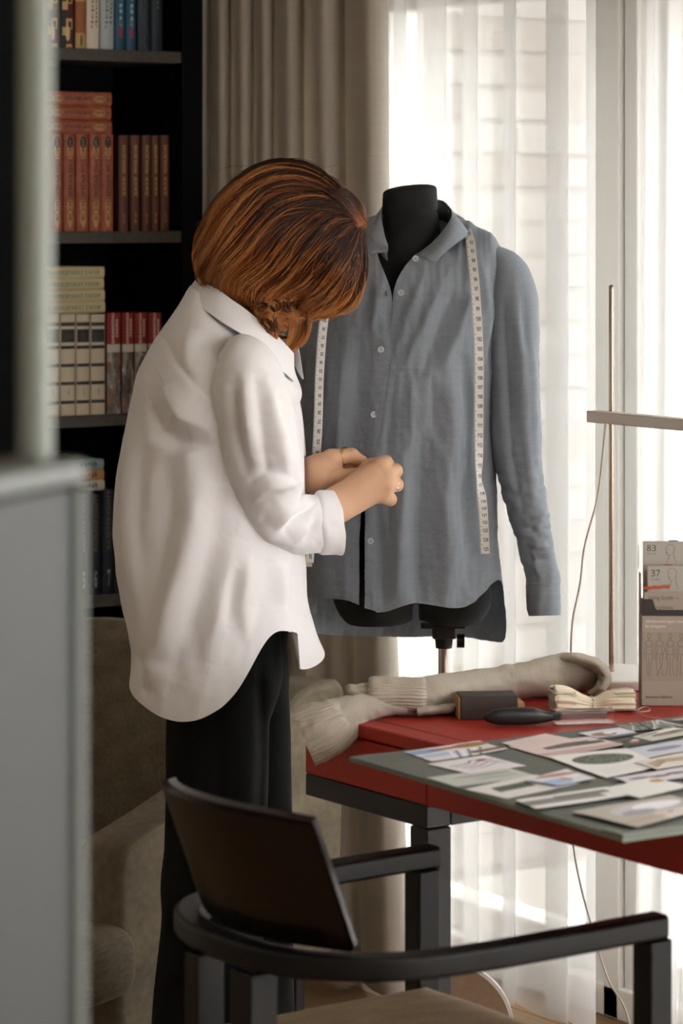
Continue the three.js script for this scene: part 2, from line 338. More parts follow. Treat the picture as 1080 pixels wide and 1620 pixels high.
// outside: a pale terrace and the whitewashed brick wall of the next wing
struct('terrace', span(XW + 0.15, 14, -0.15, -0.02, -8, 12), M.terrace);
{
  const g = new THREE.Group(); g.name = 'wall_outside'; g.userData.kind = 'structure'; scene.add(g);
  const u = 5.3, bh = 0.0665, jt = 0.0105, bw = 0.235;
  part('mortar_bed', span(XW + 0.16, 6.0, -0.02, 2.55, u - 0.003, u + 0.2), M.mortar, g);
  const geos = [0, 1, 2].map((k) => { const b = rbox(bw, bh, 0.05, 0.006, 0, 0, 0, 1), p = b.attributes.position; for (let i = 0; i < p.count; i++) p.setZ(i, p.getZ(i) + 0.003 * nz(p.getX(i) * 20, p.getY(i) * 30, k * 9)); return b; });
  const half = rbox(bw / 2 - jt / 2, bh, 0.05, 0.006, 0, 0, 0, 1);
  let n = 0;
  for (let row = 0, y = 0; y < 2.5; row++, y += bh + jt) {
    for (let x = XW + 0.16 + (row % 2 ? 0 : bw / 2 + jt), first = true; x < 5.75; ) {
      const short = row % 2 === 0 && first, w = short ? bw / 2 - jt / 2 : bw;
      const m = part('brick', short ? half : geos[n % 3], M.brick[Math.floor(rnd() * 3)], g);
      m.position.set((short ? XW + 0.16 : x) + w / 2, y + bh / 2, -(u + 0.018 + rr(-0.003, 0.003))); n++;
      if (short) { first = false; continue; }
      x += bw + jt;
    }
  }
}

// ------------------------------------------------------------------ curtains
function curtain(name, label, mat, path, y0, y1, nu, nv, drift, thick, kindGroup) {
  const c = new THREE.CatmullRomCurve3(path.map(([x, u]) => V(x, 0, -u)), false, 'centripetal'), len = c.getLength(), pts = c.getSpacedPoints(nu);
  const geo = sheet(nu, nv, (a, b) => { const q = pts[Math.round(a * nu)], p = V(q.x + drift(a, b)[0], lerp(y1, y0, b), q.z + drift(a, b)[1]); p.uv = [a * len * 4, b * (y1 - y0) * 4]; return p; }, { thick });
  const m = shadow(new THREE.Mesh(geo, mat)); m.name = numbered(name); scene.add(m);
  return tag(m, label, 'curtain', kindGroup);
}
{ // the heavy linen drape bunched in the corner: soft rounded folds
  const path = [], bulge = [[300, 330], [331, 361], [361, 399], [399, 430], [431, 473], [474, 541], [541, 611]];
  for (const [a, b] of bulge) { const k = clamp((b - a) / 60, 0.4, 1.1); for (const [f, d] of [[0.02, 0.062], [0.1, 0.03], [0.3, 0.0], [0.55, -0.006], [0.8, 0.012], [0.94, 0.045]]) { const x = 3.32 + d * k; path.push([x, uAt(lerp(a, b, f), x)]); } }
  { const x = 3.4; path.push([x, uAt(606, x)]); }
  curtain('drape', 'heavy beige linen drape gathered in folds beside the black bookcase', M.drape, path, 0.01, 2.55, 260, 60, (a, b) => [0.012 * nz(a * 9, b * 1.6) * b, 0.02 * nz(a * 7, b * 1.5, 3) * b - 0.012 * (b - 0.5) + 0.085 * a * b * b], 0.002);
}
function sheerPath(bands, pxA, pxB, x) {
  const path = [], at = (px, dx) => path.push([x + dx, uAt(px, x + dx)]);
  at(pxA, 0);
  for (const [a, b] of bands) { at(a, 0.0); at(lerp(a, b, 0.6), 0.004); at(b - 1, 0.005); at(b, 0.012); at(b - 1, 0.019); at(lerp(a, b, 0.4), 0.02); at(a + 1, 0.021); at(a, 0.027); at(a + 1, 0.033); at(lerp(a, b, 0.6), 0.03); at(b + 6, 0.014); }
  at(pxB, 0);
  return path;
}
curtain('sheer_curtain', 'translucent white sheer curtain hanging behind the dress form', M.sheer, sheerPath([[622, 643], [659, 706], [731, 756], [796, 816], [863, 899]], 600, 942, 3.44), 0.02, 2.55, 420, 24, (a, b) => [0, 0.01 * (b - 0.3) * nz(a * 4, b)], 0);
{
  const b2 = []; for (let px = 1022; px < 2140; px += 34) b2.push([px, px + rr(14, 26)]);
  curtain('sheer_curtain', 'translucent white sheer curtain beside the reading lamp, right of the window post', M.sheer, sheerPath(b2, 1016, 2170, 3.44), 0.02, 2.55, 1000, 24, (a, b) => [0, -0.03 * (b - 0.3) * (1 - a)], 0);
}
{ const rail = tag(shadow(new THREE.Mesh(span(3.4, 3.48, 2.56, 2.6, 1.5, 5.3, 0.005), M.frameWhite)), 'white curtain track fixed along the top of the windows', 'curtain rail'); rail.name = 'curtain_rail'; scene.add(rail); }
console.log('room');
//@@NEXT
// ------------------------------------------------------------------ bookcase and books
const UF = 5.14, SH = [0.717, 1.08, 1.448, 1.814];                             // front of the shelves; heights of their tops
const XR = xAt(300, UF), XP = xAt(48, UF);
{
  const g = thing('bookcase', 'tall black bookcase with dark wooden shelf boards against the back wall', 'bookcase', W(0, 0, UF));
  const s = (x0, x1, y0, y1, v0, v1, r) => span(x0, x1, y0, y1, v0, v1, r);
  part('side_panel', s(XR - 0.02, XR + 0.03, 0, 2.5, -0.004, 0.28, 0.002), M.caseBlack, g);
  part('side_panel', s(XP - 0.02, XP, 0, 2.5, -0.004, 0.28, 0.002), M.caseBlack, g);
  part('side_panel', s(XP - 0.62, XP - 0.6, 0, 2.5, -0.004, 0.28, 0.002), M.caseBlack, g);
  part('back_panel', s(XP - 0.6, XR - 0.02, 0.0, 2.5, 0.27, 0.285), M.caseBlack, g);
  part('door', s(XP - 0.597, XP - 0.023, 0.05, 2.45, -0.02, -0.004, 0.002), M.caseBlack, g, 'plain black cupboard door');
  for (const y of [0.06, 0.36, ...SH, 2.18, 2.5]) part('shelf_board', s(XP, XR - 0.02, y - 0.024, y, 0, 0.268, 0.0015), M.shelfEdge, g);
}
// one picture sheet for all spines: 8 columns x 4 rows of cells, each 256 wide and 512 high
const CW = 256, CH = 512;
const spines = canvasTex(2048, 2048, (c) => {
  const cell = (n, draw) => { c.save(); c.translate((n % 8) * CW, Math.floor(n / 8) * CH); c.beginPath(); c.rect(0, 0, CW, CH); c.clip(); draw(); c.restore(); };
  const fill = (col) => { c.fillStyle = col; c.fillRect(0, 0, CW, CH); };
  const up = (txt, x, y, size, col, font = 'serif', across = 1) => { c.save(); c.translate(x, y); c.rotate(-Math.PI / 2); c.scale(1, across); c.fillStyle = col; c.font = `bold ${size}px ${font}`; c.textAlign = 'center'; c.textBaseline = 'middle'; c.fillText(txt, 0, 0); c.restore(); };
  const speck = (n, cols, a, b) => { for (let i = 0; i < n; i++) { c.fillStyle = cols[Math.floor(rnd() * cols.length)]; c.globalAlpha = rr(0.15, 0.5); c.beginPath(); c.ellipse(rr(0, CW), rr(0, CH), rr(a, b), rr(a, b), rr(0, 3), 0, 7); c.fill(); } c.globalAlpha = 1; };
  const mid = (txt, y, size, col, font = 'sans-serif') => { c.fillStyle = col; c.font = `bold ${size}px ${font}`; c.textAlign = 'center'; c.textBaseline = 'middle'; c.fillText(txt, CW / 2, y); };
  for (const n of [0, 1]) cell(n, () => { fill('#4b1a1c'); c.fillStyle = '#15100f'; c.fillRect(0, 0, 90, CH); for (let y = 0; y < CH; y += 120) { c.fillStyle = '#c9a36a'; c.fillRect(90, y + 10, 110, 50); c.fillRect(30, y + 50, 90, 40); c.fillStyle = '#10100f'; c.fillRect(130, y + 24, 50, 30); } c.fillStyle = '#d8bb8b'; c.beginPath(); c.arc(120, 440, 36, 0, 7); c.fill(); });
  cell(2, () => { fill('#9a5a2e'); c.fillStyle = '#b9995b'; c.fillRect(0, 190, CW, 80); c.fillRect(0, 0, CW, 60); c.fillRect(0, 430, CW, 82); c.fillStyle = '#4b4a22'; c.beginPath(); c.arc(128, 30, 30, 0, 7); c.arc(128, 470, 30, 0, 7); c.fill(); mid('ПОЭТ', 230, 60, '#4a2a14', 'serif'); });
  cell(3, () => { fill('#d8cbb4'); up('Черубина', 100, 250, 62, '#4a4038'); up('Дневник', 180, 260, 62, '#4a4038'); });
  cell(4, () => { fill('#a9b3b4'); up('Черубина', 100, 250, 62, '#4a5054'); up('Письма', 180, 260, 62, '#4a5054'); });
  for (const n of [5, 6]) cell(n, () => { fill('#174a66'); up('Эйнштейн', 128, 150, 90, '#a9c0c4'); c.fillStyle = '#a5323c'; c.fillRect(90, 400, 70, 50); });
  cell(7, () => { fill('#1d2a36'); c.strokeStyle = '#52606a'; c.lineWidth = 6; for (let i = 0; i < 26; i++) { c.beginPath(); c.moveTo(rr(60, 110), i * 20); c.lineTo(rr(130, 200), i * 20 + 40); c.stroke(); } });
  for (let k = 0; k < 6; k++) cell(8 + k, () => {                               // russet ornament volumes; the first without a number lies flat
    fill('#9c5237'); speck(240, ['#7c3a26', '#b46a48', '#8a4630'], 6, 26);
    speck(0, [], 0, 0); c.fillStyle = '#c99a5c'; for (const y of [86, 380, 440]) { c.globalAlpha = 0.75; c.beginPath(); c.moveTo(128, y - 56); c.quadraticCurveTo(250, y, 128, y + 56); c.quadraticCurveTo(6, y, 128, y - 56); c.fill(); } c.globalAlpha = 1;
    if (k) { c.fillStyle = '#1c1614'; c.beginPath(); c.ellipse(128, 46, 60, 30, 0, 0, 7); c.fill(); mid(String(k + 2), 48, 52, '#e6d3a8', 'serif'); }
    up('ВСЕМИРНАЯ ИСТОРИЯ', 128, 236, 36, '#33201a', 'serif', 2.4);
  });
  for (let k = 0; k < 2; k++) cell(14 + k, () => { fill('#5f3220'); c.fillStyle = '#4a2417'; c.fillRect(0, 0, 40, CH); up('ДЖЕК ЛОНДОН', 128, 190, 34, '#c9a063', 'serif', 3); mid(String(k + 1), 440, 70, '#c9a063', 'serif'); });
  for (let k = 0; k < 4; k++) cell(16 + k, () => { fill('#d6c9b0'); c.fillStyle = '#2c2620'; c.fillRect(10, 44, 236, 18); c.fillStyle = '#2f2a26'; c.fillRect(16, 78, 224, 66); mid('·  ·', 110, 50, '#8a6a44'); for (const y of [160, 250, 340, 434]) { c.fillStyle = '#2c2620'; c.fillRect(10, y, 236, 16); } mid(String(k + 3), 390, 44, '#4a4038', 'serif'); });
  for (let k = 0; k < 4; k++) cell(20 + k, () => { fill('#cfc8bd'); c.fillStyle = '#8f2420'; c.fillRect(0, 0, CW, 160); up('БИБЛИОТЕКА', 100, 78, 24, '#e9dfcf', 'sans-serif', 2.4); up('СКАЗОК', 170, 78, 24, '#e9dfcf', 'sans-serif', 2.4); c.save(); c.beginPath(); c.rect(0, 200, CW, 312); c.clip(); speck(140, ['#6a4433', '#2f3b44', '#b98d6a', '#8a8f8c', '#3f2a22'], 14, 60); c.restore(); });
  cell(24, () => { fill('#d3c39c'); up('РАБИНДРАНАТ ТАГОР', 128, 256, 37, '#2f7a5c', 'serif', 3.2); });
  cell(25, () => { fill('#8fa9a8'); up('УСПЕНСКИЙ', 128, 256, 66, '#19475a', 'sans-serif', 2); });
  cell(26, () => { fill('#c08a5c'); up('УСПЕНСКИЙ', 128, 256, 66, '#3a2a24', 'sans-serif', 2); });
  cell(27, () => { fill('#c9c3ad'); up('УСПЕНСКИЙ', 128, 256, 66, '#19566a', 'sans-serif', 2); });
  for (let k = 0; k < 3; k++) cell(28 + k, () => { fill(k === 2 ? '#0f1a2a' : '#121820'); up('ВАЛЬТЕР СКОТТ', 128, 150, 34, '#77664a', 'serif', 2.6); mid(String(k + 5), 430, 110, '#b9b6a8', 'serif'); });
  cell(31, () => { fill('#1a2632'); up('ПРОЗА', 128, 200, 60, '#6a7074'); });
});
const spineMat = std('#ffffff', 0.55, { map: spines });
const clothMat = {}, WORD = ['zero', 'one', 'two', 'three', 'four', 'five', 'six', 'seven', 'eight'];
function book(name, label, group, cell, cover, x0, x1, y0, h, depth, set, lying = false) {
  // standing: x0..x1 is the thickness, h the height; lying: x0..x1 is the length of the spine, h the thickness
  const w = x1 - x0, t = lying ? h : w, L = lying ? w : h, g = thing(name, label, 'book', W((x0 + x1) / 2, y0, UF + set), 0, group), m = clothMat[cover] ??= std(cover, 0.6, { map: grit }), b = 0.0022;
  const put = (geo) => lying ? geo.rotateZ(-Math.PI / 2).translate(-L / 2, t / 2, 0) : geo;
  const cg = merge([rbox(b, L, depth, 0.001, -t / 2 + b / 2 + 0.0004, L / 2, -depth / 2, 1), rbox(b, L, depth, 0.001, t / 2 - b / 2 - 0.0004, L / 2, -depth / 2, 1)]);
  part('cover', put(cg), m, g);
  part('pages', put(box(t - 2 * b - 0.001, L - 0.007, depth - 0.008, 0, L / 2, -depth / 2 - 0.002)), M.pages, g);
  const cu = (cell % 8) * CW / 2048, cv = 1 - (Math.floor(cell / 8) + 1) * CH / 2048, e = 3 / 2048;
  const sp = sheet(8, 6, (a, v) => { const bul = 0.004 * Math.sqrt(Math.max(0, 1 - (2 * a - 1) ** 2)), p = V(lerp(-t / 2, t / 2, a), lerp(L, 0, v), bul); p.uv = [cu + e + a * (CW / 2048 - 2 * e), cv + e + (1 - v) * (CH / 2048 - 2 * e)]; return p; }, { thick: 0.0015, flip: true });
  part('spine', put(sp), spineMat, g);
  return g;
}
const row = (list, shelf, topPx, fn) => list.forEach(([a, b, ...more], i) => { const x0 = xAt(a, UF + 0.012) + 0.0004, x1 = xAt(b, UF + 0.012) - 0.0004, y = SH[shelf]; fn(x0, x1, y, topPx === null ? 0.21 : yAt(topPx, (x0 + x1) / 2, UF + 0.012) - y, i, ...more); });
row([[70, 94], [95, 118]], 3, null, (a, b, y, h, i) => book('hardback_book', i ? 'dark red and black step patterned hardback next to the tan ornamented book' : 'dark red and black step patterned hardback beside the grey post', 'pair of patterned hardbacks', 0, '#3a1718', a, b, y, 0.215, 0.16, 0.012));
row([[119, 135, 2, '#8a4d28', 'tan ornamented book between dark red and cream spines'], [136, 157, 3, '#cfc2aa', 'cream paperback with dark script beside the pale blue one'], [158, 180, 4, '#9faaac', 'pale blue grey paperback with dark script'], [217, 238, 7, '#1a2530', 'navy book with scratchy pale marks beside the blue pair'], [239, 257, 31, '#16202a', 'navy book at the right end of the top row']], 3, null, (a, b, y, h, i, cell, col, lab) => book('paperback_book', lab, undefined, cell, col, a, b, y, 0.2 + i * 0.003, 0.15, 0.012));
row([[181, 198], [199, 215]], 3, null, (a, b, y, h, i) => book('hardback_book', i ? 'bright blue hardback with red mark next to the navy book' : 'bright blue hardback with red mark next to the pale paperback', 'pair of blue hardbacks', 5, '#174a66', a, b, y, 0.212, 0.16, 0.012));
row([[36, 57], [58, 78], [79, 99], [100, 119], [120, 140], [141, 160], [160, 179]], 2, 212, (a, b, y, h, i) => book('ornate_volume', i < 2 ? 'russet ornamented volume standing behind the grey post' : `russet ornamented volume with ${WORD[i + 1]} on its spine, standing upright`, 'russet volumes', i < 2 ? 8 : 7 + i, '#8a462f', a, b, y, h, 0.17, 0.012));
{ const a = xAt(58, UF + 0.012), b = xAt(175, UF + 0.012), y = yAt(212, xAt(120, UF), UF) ; ['lowest', 'middle', 'topmost'].forEach((w, i) => book('ornate_volume', `russet ornamented volume lying flat, ${w} of its stack`, 'russet volumes lying flat', 8, '#8a462f', a + i * 0.001, b - 0.001 * (i % 2), y + 0.001 + i * 0.0282, 0.0275, 0.17, 0.012, true)); }
row([[187, 203], [206, 222], [225, 240], [241, 254], [256, 271]], 2, 214, (a, b, y, h, i) => book('leather_volume', i < 2 ? `slim brown volume with gilt lettering and gilt figure ${WORD[i + 1]}` : `slim brown volume with faint gilt lettering, ${['', '', 'beside the one with figure two', 'second from the bookcase side', 'nearest the bookcase side'][i]}`, 'slim brown volumes', 14 + (i % 2), '#54291a', a, b, y, h, 0.15, 0.012 + i * 0.002));
row([[46, 69, 16], [70, 94, 16], [95, 119, 17], [120, 142, 18], [143, 166, 19]], 1, 497, (a, b, y, h, i, cell) => book('banded_volume', i ? `cream volume with dark bands and small figure ${WORD[i + 2]}` : 'cream volume with dark bands behind the grey post', 'cream banded volumes', cell, '#cbbea4', a, b, y, h, 0.15, 0.012));
{ const a = xAt(66, UF + 0.012), b = xAt(165, UF + 0.012), y = yAt(497, xAt(120, UF), UF); ['lowest', 'second', 'third', 'topmost'].forEach((w, i) => book('cream_volume', `cream book with green lettering lying flat, ${w} of its stack`, 'cream books lying flat', 24, '#cdbd96', a, b - [0, 0.001, 0.003, 0.002][i], y + 0.001 + i * 0.0234, 0.023, 0.15, 0.012, true)); }
row([[168, 190, 'standing next to the cream volumes'], [192, 211, 'second from the cream volumes'], [212, 232, 'third from the cream volumes'], [234, 255, 'half hidden behind the white collar']], 1, 495, (a, b, y, h, i, w) => book('picture_book', `red topped glossy book with painted scene, ${w}`, 'red topped books', 20 + i, '#8f2420', a, b, y, h, 0.15, 0.01));
row([[80, 99, 28], [100, 120, 31], [121, 139, 28], [140, 160, 29], [161, 180, 30], [181, 201, 31], [202, 222, 31]], 0, 780, (a, b, y, h, i, cell) => book('navy_volume', i >= 2 && i <= 4 ? `dark navy volume with white figure ${WORD[i + 3]} on its spine` : (i < 2 ? 'dark navy volume hidden behind the grey partition' : 'dark navy volume hidden behind the white shirt'), 'dark navy volumes', cell, '#11161e', a, b, y, h + (i === 4 ? 0.008 : 0), 0.16, 0.012));
{ const a = xAt(60, UF + 0.012), b = xAt(164, UF + 0.012), y = yAt(780, xAt(120, UF), UF); [['cream and teal', 27, 'lowest'], ['orange', 26, 'middle'], ['pale teal', 25, 'topmost']].forEach(([c, cell, w], i) => book('lettered_book', `${c} book with large letters lying flat, ${w} of its stack`, 'lettered books lying flat', cell, ['#c9c3ad', '#c08a5c', '#8fa9a8'][i], a, b - 0.001 * i, y + 0.001 + i * 0.0213, 0.0208, 0.15, 0.012, true)); }
console.log('books');

// ------------------------------------------------------------------ the red table
const TX = 2.508, TU = 3.627, TH = 0.75;
{
  const g = thing('desk', 'red lacquered desk with black and grey metal frame standing by the window', 'desk', W(TX, 0, TU));
  const s = (x0, x1, y0, y1, v0, v1, r) => span(x0, x1, y0, y1, -v1, -v0, r);      // v: distance from the far end towards the camera
  part('desk_top', s(0, 0.8, TH - 0.02, TH, 0, 1.7, 0.003), M.red, g);
  part('drawer_front', s(0.003, 0.025, TH - 0.092, TH - 0.0225, 0.001, 0.298, 0.0015), M.red, g);
  part('drawer_front', s(0.003, 0.025, TH - 0.092, TH - 0.0225, 0.3005, 1.698, 0.0015), M.red, g);
  part('end_panel', s(0.026, 0.79, TH - 0.092, TH - 0.0225, 0.001, 0.02, 0.0015), M.red, g);
  part('carcass', s(0.026, 0.79, TH - 0.09, TH - 0.0225, 0.021, 1.69), M.red, g);
  part('frame_rail', s(0.003, 0.045, TH - 0.125, TH - 0.0935, 0.001, 0.3, 0.002), M.blackMetal, g);
  part('frame_rail', s(0.046, 0.76, TH - 0.125, TH - 0.0935, 0.262, 0.3, 0.002), M.legMetal, g);
  part('frame_rail', s(0.046, 0.76, TH - 0.125, TH - 0.0935, 1.5, 1.54, 0.002), M.legMetal, g);
  for (const [x, v] of [[0.003, 0.26], [0.75, 0.26], [0.003, 1.5], [0.75, 1.5]]) part('leg', s(x, x + 0.042, 0, TH - 0.126, v, v + 0.042, 0.002), M.legMetal, g);
  // the inlaid line along the front edge of the top
  part('edge_inlay', s(0.04, 0.0425, TH - 0.001, TH + 0.0004, 0.02, 1.68), std('#571009', 0.6), g);
}
// ------------------------------------------------------------------ the grey pin board with cut-out pictures
const BY = TH + 0.0008, BT = 0.006;
{
  const A = onHeight(552, 1197, BY + BT), B = onHeight(985, 1325, BY + BT), dir = V().subVectors(B, A).setY(0), turn = Math.atan2(-dir.z, dir.x), len = dir.length();
  const g = thing('mood_board', 'grey rectangular mood board lying on the red desk and jutting over its edge', 'board', V(A.x, BY, A.z), turn - Math.PI / 2 + Math.PI / 2);
  part('board', box(len, BT - 0.001, 0.84, len / 2, (BT - 0.001) / 2, 0.42 * (0) - 0.42), M.boardEdge, g);
  part('board_face', rbox(len - 0.001, 0.0012, 0.839, 0.0004, len / 2, BT - 0.0006, -0.42), M.board, g);
  part('edge_lip', merge([rbox(0.012, 0.0035, 0.84, 0.001, len - 0.006, BT + 0.0015, -0.42), rbox(0.03, 0.0035, 0.012, 0.001, len - 0.028, BT + 0.0015, -0.006)]), M.boardEdge, g);
}
const prints = canvasTex(1024, 1280, (c) => {
  const cell = (n, draw) => { c.save(); c.translate((n % 4) * 256, Math.floor(n / 4) * 256); c.beginPath(); c.rect(0, 0, 256, 256); c.clip(); draw(); c.restore(); };
  const bg = (a) => { c.fillStyle = a; c.fillRect(0, 0, 256, 256); };
  const blob = (x, y, rx, ry, col, al = 1, rot = 0) => { c.globalAlpha = al; c.fillStyle = col; c.beginPath(); c.ellipse(x, y, rx, ry, rot, 0, 7); c.fill(); c.globalAlpha = 1; };
  const rect = (x, y, w, h, col) => { c.fillStyle = col; c.fillRect(x, y, w, h); };
  const stroke = (pts, col, w) => { c.strokeStyle = col; c.lineWidth = w; c.lineJoin = 'round'; c.beginPath(); pts.forEach(([x, y], i) => i ? c.lineTo(x, y) : c.moveTo(x, y)); c.stroke(); };
  cell(0, () => { bg('#e4e2e4'); blob(40, 60, 80, 40, '#93a9cf'); blob(60, 150, 60, 30, '#b9c9e6'); for (let i = 0; i < 6; i++) stroke([[80 + i * 16, 256], [110 + i * 20, 120]], i % 2 ? '#7f94bd' : '#f4f4f6', 9); blob(200, 60, 60, 40, '#a5793e'); blob(130, 60, 70, 18, '#a0664a'); rect(150, 170, 106, 50, '#8a6a3a'); });
  cell(1, () => { bg('#e9e6e8'); for (let i = 0; i < 4; i++) stroke([[30 + i * 8, 100 + i * 25], [120, 90 + i * 30], [150 + i * 20, 60 + i * 26], [235, 80 + i * 30]], ['#6a5560', '#9a8690', '#7a6a6a', '#b49aa0'][i], 7); blob(190, 70, 24, 14, '#7a3438'); });
  cell(2, () => { bg('#c6cac4'); blob(140, 90, 90, 22, '#9aa098', 0.8); blob(160, 150, 70, 16, '#a9aea6', 0.8); });
  cell(3, () => { bg('#e3e1de'); c.save(); c.translate(120, 110); c.transform(1, 0.05, -0.2, 1, 0, 0); rect(-70, -40, 120, 80, '#4d564a'); for (let i = 0; i < 60; i++) blob(rr(-66, 46), rr(-36, 36), 3, 3, '#75806f', 0.8); c.restore(); });
  cell(4, () => { bg('#e6d2cf'); for (let i = 0; i < 9; i++) rect(30, 40 + i * 18, rr(120, 190), 4, '#d6b8b4'); });
  cell(5, () => { bg('#e2cfcd'); rect(60, 70, 150, 70, '#6b625f'); rect(150, 90, 90, 46, '#55544f'); rect(0, 180, 256, 76, '#c9b0aa'); });
  cell(6, () => { bg('#ebeae8'); blob(130, 90, 96, 52, '#4f574d', 1, 0.05); for (let i = 0; i < 90; i++) blob(130 + rr(-80, 80), 90 + rr(-40, 40), rr(1, 4), rr(1, 4), '#a9b3a4', 0.8); for (let i = 0; i < 4; i++) rect(40, 180 + i * 14, 150, 3, '#cfcfcc'); });
  cell(7, () => { bg('#dfe0ea'); blob(90, 130, 70, 60, '#a78672'); blob(170, 110, 70, 50, '#eef0f6'); blob(150, 140, 16, 12, '#4a4c66'); rect(0, 200, 256, 56, '#6d6d6a'); });
  cell(8, () => { bg('#8d9189'); for (let i = 0; i < 14; i++) stroke([[rr(0, 256), 0], [rr(0, 256), 256]], ['#4a4e48', '#c9ccc6', '#6a6e66'][i % 3], rr(4, 16)); });
  cell(9, () => { bg('#3f433d'); blob(130, 110, 60, 40, '#b0705a'); blob(160, 70, 50, 22, '#d8d8e0'); });
  cell(10, () => { bg('#c9c7c0'); blob(150, 120, 90, 40, '#8c8470'); rect(30, 40, 190, 20, '#6f6d60'); blob(180, 60, 60, 20, '#edeceb'); });
  cell(11, () => { bg('#dcdfe8'); blob(60, 180, 90, 60, '#a9bfe2'); blob(150, 60, 110, 26, '#bd7f56', 1, 0.3); blob(140, 150, 40, 24, '#c88a7a'); blob(190, 130, 46, 30, '#eceef4'); });
  cell(12, () => { bg('#e9e8e6'); rect(0, 70, 200, 110, '#86847f'); rect(90, 50, 140, 60, '#77756f'); rect(30, 200, 200, 40, '#f0f0f0'); });
  cell(13, () => { bg('#e6e8e2'); for (let i = 0; i < 3; i++) rect(30, 60 + i * 50, 150, 2, '#cdd0c8'); blob(230, 60, 30, 30, '#c3945c'); });
  cell(14, () => { bg('#ddd6cf'); for (let i = 0; i < 10; i++) stroke([[20, 200 - i * 12], [90, 120 - i * 8], [160, 150 - i * 9], [240, 170 - i * 6]], i % 2 ? '#b39a72' : '#8a7550', 6); });
  cell(15, () => { bg('#d9d4dc'); for (let i = 0; i < 3; i++) { blob(60 + i * 60, 110 + (i % 2) * 20, 34, 22, '#4c474b'); } });
  cell(16, () => { bg('#b9b4a8'); blob(140, 100, 92, 62, '#c9c6c8'); blob(170, 92, 62, 44, '#eeeef2'); blob(100, 130, 44, 30, '#8f9099', 0.7); rect(110, 170, 146, 86, '#d9cfca'); blob(150, 190, 10, 6, '#a05a50'); blob(60, 200, 70, 20, '#b9a48c', 0.7); });
  cell(17, () => { bg('#6d7270'); rect(0, 120, 256, 136, '#4f5250'); blob(120, 90, 80, 30, '#b9babb'); });
  cell(18, () => { bg('#ccd0da'); blob(150, 120, 60, 40, '#8c90a2'); });
});
const printMat = std('#ffffff', 0.7, { map: prints });
{
  const list = [
    [2, [[675, 1231], [800, 1214], [852, 1229], [722, 1245]], 'pale grey green blank card'],
    [0, [[640, 1190], [757, 1172], [803, 1187], [683, 1205]], 'picture cut-out of blue white and tan cloth'],
    [1, [[675, 1209], [765, 1195], [832, 1212], [745, 1225]], 'white card with dark reddish sketch lines'],
    [3, [[735, 1249], [845, 1226], [918, 1240], [802, 1264]], 'white card with dark green rectangle'],
    [5, [[803, 1181], [935, 1165], [990, 1180], [866, 1199]], 'pinkish card with dark grey band'],
    [4, [[792, 1176], [862, 1161], [915, 1171], [842, 1187]], 'pale pink letter with faint lines'],
    [18, [[960, 1190], [1085, 1170], [1110, 1184], [1010, 1202]], 'lilac grey picture near the board middle'],
    [6, [[864, 1197], [990, 1184], [1052, 1212], [958, 1231]], 'white card with large dark speckled oval'],
    [7, [[914, 1160], [980, 1151], [1012, 1161], [952, 1170]], 'small photo of pale face-like shapes'],
    [10, [[1000, 1166], [1062, 1150], [1110, 1158], [1032, 1173]], 'grey landscape photo strip'],
    [8, [[973, 1147], [1042, 1139], [1090, 1149], [1000, 1157]], 'black and white striped photo'],
    [17, [[1040, 1138], [1100, 1131], [1140, 1139], [1085, 1146]], 'dark grey photo at the far edge'],
    [9, [[984, 1172], [1006, 1167], [1040, 1175], [985, 1184]], 'small dark photo with reddish spot'],
    [15, [[972, 1231], [1085, 1213], [1125, 1226], [1000, 1241]], 'lilac card with three dark shapes'],
    [14, [[1003, 1206], [1090, 1189], [1135, 1202], [1040, 1218]], 'card with tan wavy wood grain'],
    [11, [[830, 1234], [895, 1217], [943, 1232], [882, 1243]], 'blue and orange picture cut-out'],
    [12, [[815, 1266], [960, 1245], [1003, 1259], [848, 1280]], 'long white and grey paper strip'],
    [13, [[950, 1248], [1032, 1231], [1095, 1244], [1012, 1263]], 'plain white paper with tan spot'],
    [16, [[905, 1284], [1060, 1258], [1130, 1276], [1008, 1309]], 'large greyish print with white ellipse'],
    [2, [[1110, 1195], [1200, 1178], [1250, 1192], [1160, 1212]], 'pale green card towards the window side'],
    [0, [[1150, 1150], [1230, 1138], [1280, 1150], [1190, 1164]], 'blue and tan picture towards the window side'],
    [12, [[1120, 1235], [1230, 1214], [1290, 1230], [1180, 1254]], 'white and grey strip towards the window side'],
  ];
  list.forEach(([cell, q, label], i) => {
    const h = BY + BT + 0.0006 + i * 0.00022, P = q.map(([x, y]) => onHeight(x, y, h)), c = P.reduce((a, p) => a.add(p), V()).divideScalar(4), cu = (cell % 4) * 0.25, cv = 1 - (Math.floor(cell / 4) + 1) * 0.2;
    const geo = sheet(10, 10, (a, b) => { const p = V().copy(P[0]).lerp(P[1], a).lerp(V().copy(P[3]).lerp(P[2], a), b).sub(c); const tear = (a === 0 || a === 1 || b === 0 || b === 1) ? 0.0015 * nz(p.x * 160 + i, p.z * 160) : 0; p.x += tear; p.z += tear; p.y += 0.0003 + 0.004 * Math.max(0, a + b - 1.55) * (i % 3 === 1 ? 1 : 0); p.uv = [cu + 0.005 + a * 0.24, cv + 0.195 - b * 0.19]; return p; }, { thick: 0.0002, flip: false });
    const m = shadow(new THREE.Mesh(geo, printMat)); m.position.copy(c); m.name = numbered('paper_cutout'); scene.add(m);
    tag(m, `${label} on the grey mood board`, 'paper', 'paper cut-outs on the mood board');
  });
}
console.log('table');

